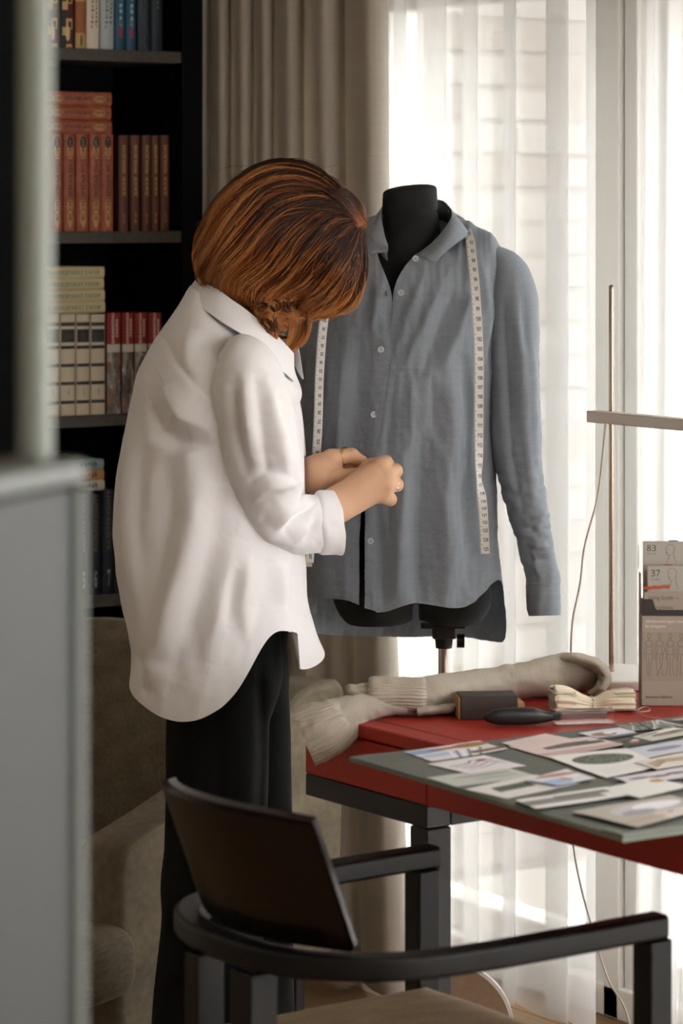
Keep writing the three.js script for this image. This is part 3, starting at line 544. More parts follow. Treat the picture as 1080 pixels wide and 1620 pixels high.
// ------------------------------------------------------------------ the black chair
{
  const g = thing('armchair', 'black lacquered wooden armchair with beige seat pulled up to the red desk', 'chair', W(2.2, 0, 3.04));
  const l = (x, y, u) => V(x - 2.2, y, -(u - 3.04));
  const c2 = new THREE.CatmullRomCurve3([[2.478, 2.80], [2.4, 2.80], [2.3, 2.80], [2.2, 2.803], [2.1, 2.82], [2.03, 2.865], [1.99, 2.93], [1.978, 3.02], [1.988, 3.11], [2.025, 3.185], [2.1, 3.235], [2.2, 3.265], [2.3, 3.275], [2.4, 3.278], [2.485, 3.278]].map(([x, u]) => l(x, 0.6, u)), false, 'centripetal');
  const sweep = (pts, w, h, r = 0.006) => { // rectangular bar with rounded edges along a level curve
    const prof = []; for (const [sx, sy] of [[1, 1], [-1, 1], [-1, -1], [1, -1]]) for (let k = 0; k <= 3; k++) { const a = Math.atan2(sy, sx) - Math.PI / 4 + k * Math.PI / 6; prof.push([sx * (w / 2 - r) + r * Math.cos(a), sy * (h / 2 - r) + r * Math.sin(a)]); }
    const N = pts.length - 1, geo = sheet(prof.length, N, (a, b) => { const i = Math.round(b * N), p = pts[i], t = V().subVectors(pts[Math.min(i + 1, N)], pts[Math.max(i - 1, 0)]).setY(0).normalize(), n = V(t.z, 0, -t.x), q = prof[Math.round(a * prof.length) % prof.length]; return V().copy(p).addScaledVector(n, q[0]).setY(p.y + q[1]); }, { closed: true, flip: false });
    const cap = (i) => { const ps = []; const p = pts[i], t = V().subVectors(pts[Math.min(i + 1, N)], pts[Math.max(i - 1, 0)]).setY(0).normalize(), n = V(t.z, 0, -t.x); const s = new THREE.BufferGeometry(), pos = []; for (let k = 0; k < prof.length; k++) { const a = prof[k], b = prof[(k + 1) % prof.length]; for (const q of [[0, 0], ...(i ? [a, b] : [b, a])]) { const v = V().copy(p).addScaledVector(n, q[0]); pos.push(v.x, p.y + q[1], v.z); } } s.setAttribute('position', new THREE.Float32BufferAttribute(pos, 3)); s.computeVertexNormals(); s.setAttribute('uv', new THREE.Float32BufferAttribute(new Float32Array(pos.length / 3 * 2), 2)); return s; };
    return merge([geo, cap(0), cap(N)]);
  };
  part('arm_rail', sweep(c2.getSpacedPoints(90), 0.034, 0.03), M.blackWoodArm, g);
  // the bent back panel leans outwards
  const back = sheet(36, 14, (a, b) => { const s = 2 * a - 1, u = lerp(2.995, 3.018, b) + s * lerp(0.163, 0.165, b), lean = lerp(0.075, 0.0, b), x = 2.03 - lean - 0.05 * (1 - s * s) + 0.012; return l(x, lerp(0.785 - 0.006 * s * s, 0.618, b), u); }, { thick: 0.02, flip: false });
  part('backrest', back, M.blackWood, g);
  for (const u of [2.80, 3.278]) part('front_leg', rbox(0.036, 0.585, 0.036, 0.003).translate(2.466 - 2.2, 0.2925, -(u - 3.04)), M.blackWoodArm, g);
  for (const [u, w] of [[2.975, 0.045], [3.085, 0.03]]) part('rear_leg', rbox(0.04, 0.58, w, 0.003).translate(1.985 - 2.2, 0.29, -(u - 3.04)), M.blackWoodArm, g);
  part('seat_frame', rbox(0.46, 0.05, 0.44, 0.006).translate(2.235 - 2.2, 0.375, 0), M.blackWoodArm, g);
  const cushion = sheet(48, 48, (a, b) => { const X = 2 * a - 1, Z = 2 * b - 1, e = Math.max(Math.abs(X), Math.abs(Z)), dome = Math.pow(1 - Math.pow(e, 6), 0.5); return V(2.235 - 2.2 + X * 0.235, 0.40 + 0.045 * dome + 0.006 * (1 - X * X) * (1 - Z * Z) + 0.002 * nz(X * 2, Z * 2), -Z * 0.222); }, { thick: 0.004, flip: false });
  part('seat_cushion', cushion, M.seat, g, 'beige upholstered seat');
}
// ------------------------------------------------------------------ the khaki armchair behind her
{
  const p = world(200, HY, 4.92); p.y = 0;
  const a0 = Math.atan2(0.864, 0.503);
  const g = thing('lounge_chair', 'low khaki velvet lounge chair with loose cushion standing in the corner by the drape', 'chair', p, a0 - YAW);
  const side = new THREE.Shape(); side.moveTo(0.0, 0.1); side.lineTo(0.0, 0.385); side.quadraticCurveTo(0.0, 0.425, 0.045, 0.432); side.bezierCurveTo(0.25, 0.465, 0.4, 0.5, 0.52, 0.575); side.quadraticCurveTo(0.57, 0.607, 0.62, 0.607); side.lineTo(0.68, 0.607); side.quadraticCurveTo(0.715, 0.607, 0.716, 0.57); side.lineTo(0.69, 0.13); side.lineTo(0.0, 0.1);
  const ex = () => new THREE.ExtrudeGeometry(side, { depth: 0.07, bevelEnabled: true, bevelSize: 0.014, bevelThickness: 0.014, bevelSegments: 4, curveSegments: 16 });
  part('arm_panel', ex().translate(0, 0, -0.085), M.velvet, g);
  part('arm_panel', ex().translate(0, 0, -0.62), M.velvet, g);
  part('backrest', rbox(0.17, 0.58, 0.45, 0.06, 0, 0, 0, 6).rotateZ(-0.1).translate(0.6, 0.42, -0.325), M.velvet, g);
  part('base', rbox(0.64, 0.1, 0.45, 0.02, 0.34, 0.15, -0.325, 3), M.velvet, g);
  part('seat_cushion', merge([rbox(0.6, 0.12, 0.455, 0.045, 0.245, 0.25, -0.325, 6), rbox(0.15, 0.12, 0.66, 0.045, -0.055, 0.25, -0.305, 6)]), M.velvet, g, 'loose rounded seat cushion');
  for (const [x, z] of [[0.06, -0.05], [0.62, -0.05], [0.06, -0.6], [0.62, -0.6]]) part('leg', rbox(0.03, 0.115, 0.03, 0.004, x, 0.0575, z), M.legMetal, g);
  part('leg_rail', merge([rbox(0.56, 0.02, 0.02, 0.003, 0.34, 0.09, -0.05), rbox(0.56, 0.02, 0.02, 0.003, 0.34, 0.09, -0.6)]), M.legMetal, g);
}
// ------------------------------------------------------------------ reading lamp
const lampP = onHeight(967, 1081, TH);
{
  const g = thing('reading_lamp', 'slim metal reading lamp with horizontal bar and white round foot on desk', 'lamp', lampP, 0), d = lampP.x * SY - lampP.z * CY;
  part('foot', new THREE.LatheGeometry([[0, 0], [0.088, 0], [0.091, 0.003], [0.091, 0.014], [0.088, 0.017], [0, 0.018]].map(([x, y]) => new THREE.Vector2(x, y)), 64).translate(0, 0.0005, 0), M.white, g);
  const top = EYE - (455 - HY) / F * d - TH, ym = EYE - (659 - HY) / F * d - TH;
  part('pole', new THREE.CylinderGeometry(0.0042, 0.0042, top - 0.018, 20).translate(0, (top + 0.018) / 2, 0), M.chrome, g);
  part('pole_cap', new THREE.SphereGeometry(0.0045, 14, 8).translate(0, top, 0), M.chrome, g);
  part('light_bar', rbox(0.026, 0.018, 0.52, 0.002, -0.018, ym, 0.235), M.lampBar, g);
  part('clamp', rbox(0.012, 0.012, 0.014, 0.002, -0.002, ym, 0), M.lampBar, g);
}
{
  const q = (px, py, d = 4.72) => world(px, py, d);
  const c = shadow(new THREE.Mesh(tube([q(958, 667, 4.66), q(953, 720, 4.68), q(944, 790), q(924, 866, 4.75), q(917, 925, 4.78), q(906, 978, 4.8), q(903, 1020, 4.82), q(904, 1070, 4.86), q(905, 1200, 4.9), q(906, 1330, 4.9), q(918, 1400, 4.9), q(940, 1480, 4.9), q(962, 1550, 4.88), q(990, 1600, 4.86), q(1004, 1680, 4.85), q(1015, 1775, 4.85)], 0.0017, 140, 8), M.cord));
  c.name = 'lamp_cable'; scene.add(c); tag(c, 'thin pale cable hanging from the lamp bar down behind desk', 'cable');
}
// ------------------------------------------------------------------ card box at the right
const cardSheet = canvasTex(1024, 1024, (c) => {
  const T = (txt, x, y, size, col, font = 'sans-serif', weight = '') => { c.fillStyle = col; c.font = `${weight} ${size}px ${font}`; c.textBaseline = 'alphabetic'; c.fillText(txt, x, y); };
  c.fillStyle = '#b6b0a7'; c.fillRect(0, 0, 1024, 1024);
  const headLine = (x, y, s, turn) => { c.save(); c.translate(x, y); c.scale(s, s); c.strokeStyle = '#4a4743'; c.lineWidth = 2.4 / s; c.beginPath(); c.ellipse(0, -30, 27, 34, 0, Math.PI * 0.72, Math.PI * 2.25); c.stroke(); c.beginPath(); c.moveTo(-25, -18); c.quadraticCurveTo(-24 + turn, 8, -10, 14); c.lineTo(4, 6); c.moveTo(22, -14); c.quadraticCurveTo(20, 26, 40, 66); c.moveTo(-8, 13); c.quadraticCurveTo(-4, 34, -26, 66); c.moveTo(-18, -28); c.lineTo(-8, -30); c.moveTo(-20, -8); c.lineTo(-12, -6); c.stroke(); c.restore(); };
  const S = (txt, x, y, size, col, weight = '') => { c.save(); c.translate(x, y); c.scale(1.4, 1); c.fillStyle = col; c.font = `${weight} ${size}px sans-serif`; c.fillText(txt, 0, 0); c.restore(); };
  T('83', 18, 76, 66, '#2b2a28'); T('Play still', 20, 104, 18, '#55524e'); headLine(186, 96, 1.15, -4);
  T('37', 530, 76, 66, '#2b2a28'); T('Freedom', 532, 104, 18, '#55524e'); headLine(690, 92, 1.2, 6);
  c.fillStyle = '#a99c8f'; c.fillRect(0, 256, 512, 200); T('Using Guide —', 22, 308, 33, '#3a3631'); T('Instructions', 22, 372, 33, '#3a3631');
  c.fillStyle = '#a89b8e'; c.fillRect(0, 512, 640, 512); c.fillStyle = '#a29487'; c.fillRect(0, 600, 640, 280); c.fillStyle = '#9d8f82'; c.fillRect(0, 880, 640, 3);
  S('100 Essential figure template cards', 26, 546, 19, '#d8cfc4', 'bold'); S('for designers', 26, 574, 19, '#d8cfc4', 'bold'); S('Womens Edition', 28, 984, 20, '#3a342f', 'bold');
  const figure = (x, k) => { // fashion croquis in outline
    c.save(); c.translate(x, 604); c.scale(1.45, 1.17); c.strokeStyle = '#5a5048'; c.lineWidth = 1.8; const s = k % 2 ? 1 : -1, D = (pts) => { c.beginPath(); pts.forEach(([a, b], i) => i ? c.lineTo(a, b) : c.moveTo(a, b)); c.stroke(); };
    c.beginPath(); c.ellipse(0, 16, 8, 13, 0, 0, 7); c.stroke();
    D([[-4, 28], [-5, 40], [-20, 46], [-24, 80], [-22 - (k === 0 ? 6 : 0), 124], [-24, 136]]); D([[4, 28], [5, 40], [20, 46], [k === 1 ? 30 : 23, 84], [k === 1 ? 16 : 24, 116], [k === 1 ? 14 : 24, 130]]);
    D([[-14, 52], [-12, 84], [-18, 112], [-16 - s * 2, 160], [-10 - (k > 1 ? 14 : 0), 200], [-8 - (k > 1 ? 18 : 0), 216]]); D([[14, 52], [12, 84], [18, 112], [12 + s * 2, 160], [(k > 1 ? 18 : k === 1 ? -10 : 8), 200], [(k > 1 ? 20 : k === 1 ? -14 : 8), 216]]);
    D([[-2, 118], [k === 1 ? 6 : -2, 160], [k === 1 ? 14 : -4, 204], [k === 1 ? 24 : 2, 214]]); D([[-12, 66], [0, 70], [12, 66]]); D([[-16, 104], [0, 110], [16, 104]]); c.restore();
  };
  [58, 143, 230, 316, 402, 488, 574].forEach((x, k) => figure(x, k % 4));
});
const cardMat = std('#ffffff', 0.8, { map: cardSheet });
{
  const base = onHeight(1014, 1117, TH), d = base.x * SY - base.z * CY, m = d / F;           // metres per pixel at the box
  const wB = 0.12;
  const { g } = (() => { const g = thing('card_box', 'taupe card box with line drawn figures and tabbed cards on desk', 'box', V(base.x, TH + 0.0004, base.z), -YAW - 0.03); return { g }; })();
  const hF = 142 * m, front = (x0, x1, y0, y1, z, u0, u1, v0, v1) => { const s = new THREE.PlaneGeometry(x1 - x0, y1 - y0).translate((x0 + x1) / 2, (y0 + y1) / 2, z), uv = s.attributes.uv; for (let i = 0; i < uv.count; i++) uv.setXY(i, lerp(u0, u1, uv.getX(i)), lerp(v0, v1, uv.getY(i))); return s; };
  const D = 0.055;
  part('box_wall', rbox(wB, hF, 0.002, 0.0008, wB / 2, hF / 2, -0.001), M.boxTaupe, g);
  part('front_print', front(0.001, wB - 0.001, 0.001, hF - 0.001, 0.0002, 0, 640 / 1024, 0, 0.5), cardMat, g, 'printed front with outline figures and lettering');
  part('box_wall', rbox(wB, hF + 0.02, 0.002, 0.0008, wB / 2, hF / 2 + 0.01, -D), M.boxTaupe, g);
  part('box_wall', merge([rbox(0.002, hF + 0.06, 0.02, 0.0008, 0.001, (hF + 0.06) / 2, -D + 0.012), rbox(0.002, hF, D, 0.0008, 0.001, hF / 2, -D / 2)]), M.boxTaupe, g);
  part('box_wall', rbox(0.002, hF, D, 0.0008, wB - 0.001, hF / 2, -D / 2), M.boxTaupe, g);
  part('box_floor', rbox(wB - 0.005, 0.002, D - 0.004, 0.0008, wB / 2, 0.0015, -D / 2 - 0.001), M.boxTaupe, g);
  const card = (x0, y1, z, mat, name, u0, u1, v0, v1, hPrint, label) => { part(name, rbox(wB - x0 - 0.004, y1 - 0.006, 0.0012, 0.0004, (wB + x0 - 0.002) / 2, (y1 + 0.006) / 2, z), mat, g, label); if (u1) part('card_print', front(x0 + 0.0025, wB - 0.0055, y1 - hPrint, y1 - 0.0006, z + 0.0008, u0, u1, v0, v1), cardMat, g); };
  card(0.0035, (1117 - 938) * m, -0.008, M.cardGrey, 'guide_card', 0, 0.5, 1 - 456 / 1024, 1 - 262 / 1024, 48 * m, 'guide card with dark lettering');
  card(0.009, (1117 - 897) * m, -0.016, M.cardGrey, 'figure_card', 0.5, 1, 1 - 200 / 1024, 1, 44 * m, 'card numbered 37 with outlined head');
  card(0.0035, (1117 - 860) * m, -0.03, M.cardGrey, 'figure_card', 0, 0.5, 1 - 220 / 1024, 1, 44 * m, 'card numbered 83 with outlined head');
  // the dark divider, cut away behind its tab
  const s = new THREE.Shape(); s.moveTo(0.003, 0.01); s.lineTo(0.003, 166 * m); s.quadraticCurveTo(0.003, 168 * m, 0.006, 168 * m); s.lineTo(0.015, 168 * m); s.quadraticCurveTo(0.0185, 168 * m, 0.0195, 160 * m); s.quadraticCurveTo(0.021, 151 * m, 0.0255, 151 * m); s.lineTo(wB - 0.004, 151 * m); s.lineTo(wB - 0.004, 0.01);
  part('divider', new THREE.ExtrudeGeometry(s, { depth: 0.001, bevelEnabled: false }).translate(0, 0, -0.006), M.boxDark, g, 'dark grey divider with tab');
  for (let k = 0; k < 3; k++) part('index_tab', rbox(0.0128, 0.0045, 0.0008, 0.001, 0.0105 + k * 0.0135, (1117 - 932 + k) * m, -0.0105 - k * 0.001), M.orange, g, 'small orange index tab');
  part('index_tab', rbox(0.0135, 0.0018, 0.001, 0.0004, 0.041, (1117 - 896.5) * m, -0.017), M.orange, g, 'small orange index tab');
  part('index_tab', rbox(0.0135, 0.0018, 0.001, 0.0004, 0.05, (1117 - 859.5) * m, -0.031), M.boxDark, g, 'small dark index tab');
  part('side_flap', rbox(0.001, 0.034, 0.012, 0.0004, -0.0022, (1117 - 885) * m, -0.03), M.paper, g, 'pale paper flap');
}
console.log('desk things');
//@@NEXT
// ------------------------------------------------------------------ dress form
const DM = 5.12;                                                               // distance of the dress form from the camera
{
  const { g, L } = camThing('dress_form', 'black tailor dress form on a metal pole under the blue shirt', 'dress form', 655, DM);
  const s = DM / F, P = (px, py, dd = 0) => L(px, py, DM + dd), R = (v) => v * s;
  const bust = join([
    ball(P(636, 560), R(112), R(150), 0.095), ball(P(634, 700), R(100), R(140), 0.085), ball(P(640, 860), R(125), R(120), 0.1),
    cone(P(650, 350), P(648, 440), R(44), R(56)), cone(P(560, 450), P(730, 450), R(42), R(42)),
  ], 0.05);
  const thigh = join([cone(P(588, 880), P(588, 940, -0.01), R(60), R(60)), cone(P(720, 880), P(722, 940, -0.01), R(58), R(57))], 0.005);
  const yCut = P(650, 986).y, yNeck = (x) => P(648, 322).y + (x - P(648, 322).x) * 0.1;
  const form = (x, y, z) => Math.max(smin(bust(x, y, z), thigh(x, y, z), 0.03), yCut - y, y - yNeck(x), (y < P(0, 945).y ? Math.max(0.006 - Math.abs(x - P(657, 0).x), -1) : -1));
  part('body', sdfMesh(form, P(480, 1000, 0.16).setZ(-0.16), P(800, 300, -0.16).setZ(0.16), 0.0065), M.black, g);
  // the tilted neck cap
  const cap = sheet(48, 20, (a, b) => { const t = a * Math.PI * 2, k = b < 0.5 ? Math.sin(b * Math.PI) : 1, rx = R(43) * (b < 0.5 ? k : 1 + (b - 0.5) * 0.06), h = b < 0.5 ? 26 * Math.pow(Math.cos(b * Math.PI), 0.5) * 0.6 + 14 : lerp(14, -14, (b - 0.5) * 2); return V(rx * Math.sin(t), R(h + (b < 0.3 ? 0 : 0)) + rx * Math.sin(t) * 0.1, 0.0405 / 0.047 * rx * Math.cos(t)).add(P(648, 322)); }, { closed: true, flip: true });
  part('neck_cap', cap, M.black, g, 'black padded neck cap');
  const leather = (px) => px;
  part('pole', new THREE.CylinderGeometry(0.0095, 0.0095, P(702, 1000).y - 0.03, 20).translate(P(702, 0).x, (P(702, 1000).y + 0.03) / 2, 0), M.steel, g, 'shiny metal pole');
  part('clamp', merge([rbox(R(38), R(22), R(40), 0.004).translate(P(702, 0).x, P(0, 998).y, 0), new THREE.CylinderGeometry(R(15), R(13), R(22), 20).translate(P(702, 0).x, P(0, 1014).y, 0), rbox(R(70), R(5), R(40), 0.002).translate(P(700, 0).x, P(0, 990).y, 0)]), M.blackPlastic, g);
  const knob = new THREE.CylinderGeometry(R(11), R(11), R(12), 14).rotateZ(Math.PI / 2).translate(P(728, 0).x, P(0, 1013).y, R(6));
  part('knob', knob, M.blackPlastic, g, 'round tightening knob');
  part('stand_base', merge([0, 1, 2, 3, 4].map((k) => rbox(0.2, 0.018, 0.03, 0.006, 0.1, 0.03, 0).rotateY(k * 1.2566).translate(P(702, 0).x, 0, 0))), M.blackPlastic, g);
  for (let k = 0; k < 5; k++) part('caster', new THREE.TorusGeometry(0.008, 0.006, 8, 14).translate(0.19, 0.0145, 0).rotateY(k * 1.2566).translate(P(702, 0).x, 0, 0), M.blackPlastic, g);
}
// ------------------------------------------------------------------ the blue linen shirt on the form
// a hem line rounded over a few degrees, kept sharp at the angle where the cloth is cut
const smoothHem = (rows, a, cut) => { let s = 0, n = 0; for (let o = -7; o <= 7; o++) { const q = a + o; if ((q - cut) * (a - cut) <= 0 && Math.abs(a - cut) > 0.01) continue; s += linear(rows, Math.max(-180, Math.min(180, q))); n++; } return n ? s / n : linear(rows, a); };
const blueBody = (() => {
  const ring = curve([ // py : left edge, right edge, half depth, centre depth
    [470, 494, 806, 0.125, 0.0], [520, 488, 796, 0.135, 0], [600, 478, 784, 0.142, 0], [700, 472, 784, 0.138, 0], [800, 474, 786, 0.138, 0], [900, 478, 791, 0.142, 0], [1020, 486, 806, 0.148, 0]]);
  const hem = [[-180, 1008], [-120, 1004], [-95, 992], [-84, 945], [-60, 944], [-30, 950], [-21, 968], [-17.1, 970], [-17, 970], [-8, 968], [2, 953], [12, 955], [30, 964], [42, 958], [56, 935], [68, 918], [78, 916], [88, 935], [100, 1010], [112, 1018], [150, 1006], [180, 1008]];
  return { ring, hem };
})();
{
  const { g, L } = camThing('linen_shirt', 'blue grey linen shirt with white buttons worn by the black dress form', 'shirt', 655, DM);
  const s = DM / F, deg = 180 / Math.PI;
  const strokes = folds([
    [5, 11, [[700, 440], [668, 520], [640, 580]]], [-5, 10, [[722, 455], [694, 520], [668, 590]]], [5, 10, [[742, 470], [720, 530], [700, 575]]], [4, 9, [[668, 440], [648, 490], [634, 540]]],
    [6, 16, [[706, 560], [712, 700], [700, 800]]], [-9, 15, [[668, 690], [662, 820], [660, 960]]], [7, 16, [[636, 720], [634, 840], [624, 950]]], [8, 18, [[700, 780], [708, 880], [700, 960]]], [-5, 10, [[730, 760], [738, 860], [742, 930]]],
    [-5, 9, [[594, 800], [600, 880], [604, 960]]], [5, 10, [[545, 560], [540, 700], [530, 880]]], [-5, 12, [[566, 520], [560, 640], [548, 760]]], [4, 12, [[520, 520], [512, 700], [506, 900]]],
    [-4, 8, [[752, 600], [757, 720], [764, 860]]], [4, 7, [[742, 560], [744, 680]]], [-3, 7, [[684, 600], [690, 700]]], [3, 6, [[652, 600], [648, 700]]], [-3, 6, [[620, 620], [612, 700], [604, 760]]],
    [4, 8, [[760, 420], [772, 500], [766, 560]]], [-4, 8, [[785, 430], [786, 500], [775, 580]]], [3, 6, [[600, 450], [590, 520]]], [-3, 6, [[585, 440], [572, 520]]],
  ], 2.3);
  const neck = (phi) => { const sn = Math.sin(phi), cs = Math.cos(phi); return { px: 662 + 66 * sn - 10 * cs, py: 366 + 34 * cs + 4 * sn - (cs > 0.9 ? 0 : 0), z: 0.062 * cs }; };
  const at = (phi, t, lift = 0) => {
    const sn = Math.sin(phi), cs = Math.cos(phi); let px, py, z;
    const T0 = 0.2;
    if (t < T0) {
      const q = t / T0, n = neck(phi), [l, r, hd] = blueBody.ring(480), ex = (l + r) / 2 + (r - l) / 2 * sn, ez = hd * cs;
      const w = Math.abs(sn) ** 2; px = lerp(n.px, ex, Math.sin(q * Math.PI / 2) ** lerp(1, 0.85, w)); py = lerp(n.py, 478, (1 - Math.cos(q * Math.PI / 2)) ** lerp(1, 1.9, w)); z = lerp(n.z, ez, Math.sin(q * Math.PI / 2));
    } else {
      let a = phi * deg; a = ((a + 180) % 360 + 360) % 360 - 180;
      const bottom = smoothHem(blueBody.hem, a, -17), q = (t - T0) / (1 - T0); py = lerp(478, bottom, q);
      const [l, r, hd] = blueBody.ring(Math.max(470, py)); px = (l + r) / 2 + (r - l) / 2 * sn; z = hd * cs;
      z *= 1 + 0.22 * Math.exp(-(((py - 600) / 85) ** 2)) * Math.max(0, Math.cos((phi - 0.45) * 2)) + 0.18 * Math.exp(-(((py - 600) / 85) ** 2)) * Math.max(0, Math.cos((phi + 0.75) * 2));
    }
    const p = L(px, py, DM - z - lift); p.px = [px, py]; return p;
  };
  const puck = (p, phi) => { const [px, py] = p.px, front = Math.cos(phi) > 0 ? 1 : 0.3, n = 0.0022 * nz(px * 0.05, py * 0.012) + 0.002 * nz(px * 0.12, py * 0.026, 7) + 0.0013 * nz(px * 0.2 + py * 0.16, py * 0.12, 3) * sstep(400, 520, py); return (front === 1 ? strokes(px, py) : 0) + n + 0.004 * sstep(800, 980, py) * nz(phi * 5, 2.2); };
  // angle of the two front edges for a given height
  const edge = (which, py) => { const x = which === 'left' ? linear([[400, 612], [440, 622], [500, 619], [560, 617], [640, 608], [690, 598], [730, 586], [760, 580], [800, 572], [860, 568], [970, 569]], py) : linear([[400, 660], [430, 640], [470, 626], [500, 608], [560, 596], [640, 588], [730, 582], [800, 577], [970, 578]], py); const [l, r] = blueBody.ring(Math.max(py, 470)); return Math.asin(clamp((x - (l + r) / 2) / ((r - l) / 2), -0.95, 0.95)); };
  const edgeT = (which, t) => { const py = t < 0.2 ? lerp(402, 478, 1 - Math.cos(t / 0.2 * Math.PI / 2)) : lerp(478, 970, (t - 0.2) / 0.8); if (t < 0.2) { const q = Math.sin(t / 0.2 * Math.PI / 2), e = edge(which, 478), e0 = which === 'left' ? -0.72 : 0.1; return lerp(e0, e, q ** 1.3); } return edge(which, py); };
  const NU = 260, NV = 230;
  const tl = (t) => Math.pow(t, 1);
  const geo = sheet(NU, NV, (a, t) => {
    const f0 = edgeT('right', t), f1 = Math.PI * 2 + edgeT('left', t), phi = lerp(f0, f1, a);
    const lift = 0.004 * sstep(Math.PI * 2 - 1.0, Math.PI * 2 - 0.45, phi) + 0.004 * sstep(0.955, 0.975, a) + 0.016 * sstep(0.97, 1, a) * Math.exp(-(((t - 0.55) / 0.12) ** 2));
    const p = at(phi, tl(t), lift); p.uv = [a * 1.02 * 3.2, t * 0.68 * 3.2]; p.phi = phi; return p;
  }, { thick: 0.0014, flip: true, disp: (p, a, t) => puck(p, lerp(edgeT('right', t), Math.PI * 2 + edgeT('left', t), a)) });
  part('shirt_body', geo, M.linen, g);
  // stitched placket and hem lines sit proud of the cloth
  const seam = (pts, r, name = 'seam') => part(name, tube(pts, r, 60, 6), M.linen, g);
  // sleeves
  const sleeve = (rows, dz, seedK, marks) => {
    const c = curve(rows), wr = folds(marks, 2);
    return sheet(72, 150, (a, b) => {
      const [px, py, hw, hz, dd] = c(b), [px2, py2] = c(Math.min(1, b + 0.01)), [px1, py1] = c(Math.max(0, b - 0.01)), l = Math.hypot(px2 - px1, py2 - py1) || 1, nx = (py2 - py1) / l, ny = -(px2 - px1) / l, t = a * Math.PI * 2;
      const X = px + nx * hw * Math.sin(t), Y = py + ny * hw * Math.sin(t), p = L(X, Y, DM + dd - hz * Math.cos(t)); p.px = [X, Y, Math.cos(t)]; p.uv = [a * 0.3 * 3.2, b * 0.6 * 3.2]; return p;
    }, { closed: true, thick: 0.0014, flip: true, disp: (p, a, b) => (p.px[2] > -0.2 ? wr(p.px[0], p.px[1]) : 0) + 0.0028 * nz(p.px[0] * 0.07, p.px[1] * 0.018, seedK) * sstep(0, 0.2, b) + 0.0016 * nz(p.px[0] * 0.12 + p.px[1] * 0.1, p.px[1] * 0.07, seedK + 3) * sstep(0.05, 0.3, b) + 0.0035 * sstep(0.5, 0.7, b) * (1 - sstep(0.84, 0.88, b)) * nz(p.px[0] * 0.06, p.px[1] * 0.085, seedK) });
  };
  const near = sleeve([[0, 758, 402, 6, 0.02, 0.0], [0.03, 780, 407, 20, 0.04, 0], [0.08, 798, 430, 36, 0.058, 0], [0.14, 806, 468, 44, 0.065, 0], [0.25, 810, 530, 43, 0.066, 0], [0.4, 812, 620, 41, 0.062, -0.01], [0.55, 817, 710, 39.5, 0.056, -0.02], [0.7, 832, 795, 33, 0.048, -0.02], [0.8, 845, 852, 28.5, 0.042, -0.02], [0.88, 855, 900, 27, 0.04, -0.02], [0.9, 858, 915, 28, 0.04, -0.02], [1, 860, 974, 25, 0.036, -0.02]], 0, 1,
    [[5, 8, [[812, 450], [822, 560], [830, 700], [842, 800]]], [-5, 8, [[795, 480], [800, 600], [808, 720], [826, 810]]], [4, 7, [[838, 500], [838, 620], [846, 730]]], [-4, 7, [[826, 470], [832, 560]]], [5, 6, [[838, 820], [862, 812]]], [-4, 5, [[826, 842], [864, 836]]], [4, 5, [[834, 862], [868, 868]]], [-4, 5, [[832, 886], [872, 884]]], [3, 4, [[840, 870], [850, 910]]]]);
  const sl = part('sleeve', near, M.linen, g);
  part('cuff_seam', tube([L(832, 921, DM - 0.012), L(845, 924, DM - 0.056), L(862, 925, DM - 0.062), L(878, 922, DM - 0.045), L(887, 918, DM - 0.02)], 0.0012, 24, 6), M.linen, sl);
  part('sleeve', sleeve([[0, 545, 400, 12, 0.02, 0.02], [0.05, 525, 415, 28, 0.045, 0.02], [0.12, 508, 450, 40, 0.058, 0.02], [0.25, 494, 530, 42, 0.064, 0.02], [0.4, 486, 620, 40, 0.06, 0.02], [0.6, 480, 740, 36, 0.052, 0.02], [0.8, 476, 860, 30, 0.042, 0.02], [1, 474, 970, 26, 0.036, 0.02]], 0, 9, [[4, 8, [[500, 480], [488, 620], [480, 760]]], [-4, 8, [[484, 500], [474, 640]]]]), M.linen, g);
  // collar: a stand round the neck that folds over; the right front of it opens
  const leaf = (rows, flip = false) => { // rows: [inner px, py, dd, outer px, py, dd]
    const c = curve(rows.map((r, i) => [i / (rows.length - 1), ...r]));
    return sheet(40, 14, (a, b) => { const [ix, iy, id, ox, oy, od] = c(a), bow = Math.sin(b * Math.PI); const p = L(lerp(ix, ox, b), lerp(iy, oy, b), DM + lerp(id, od, b) - 0.01 * bow); p.uv = [a * 0.8, b * 0.2]; return p; }, { thick: 0.0022, flip, disp: (p) => 0.0008 * nz(p.x * 60, p.y * 60) });
  };
  const turn = part('collar', leaf([[663, 402, -0.075, 688, 416, -0.092], [686, 383, -0.07, 700, 402, -0.09], [706, 360, -0.055, 722, 384, -0.07], [714, 340, -0.02, 737, 372, -0.03], [706, 324, 0.02, 733, 360, 0.02], [690, 316, 0.05, 712, 345, 0.075], [650, 312, 0.065, 652, 342, 0.095], [618, 316, 0.05, 600, 346, 0.07], [606, 330, 0.01, 582, 358, 0.02], [603, 350, -0.035, 572, 378, -0.045], [606, 372, -0.062, 578, 402, -0.085], [611, 388, -0.078, 613, 397, -0.1]]), M.linen, g);
  part('collar_stand', leaf([[640, 428, -0.082, 662, 402, -0.073], [668, 416, -0.083, 684, 386, -0.068], [702, 392, -0.06, 704, 362, -0.052], [720, 372, -0.02, 712, 340, -0.018], [714, 358, 0.03, 704, 325, 0.02], [690, 346, 0.07, 688, 318, 0.048], [650, 342, 0.085, 650, 314, 0.06], [612, 346, 0.065, 619, 318, 0.045], [594, 362, 0.01, 607, 332, 0.008], [594, 384, -0.05, 604, 352, -0.034], [604, 402, -0.085, 607, 374, -0.06], [613, 412, -0.094, 612, 390, -0.076]], true), M.linen, g);
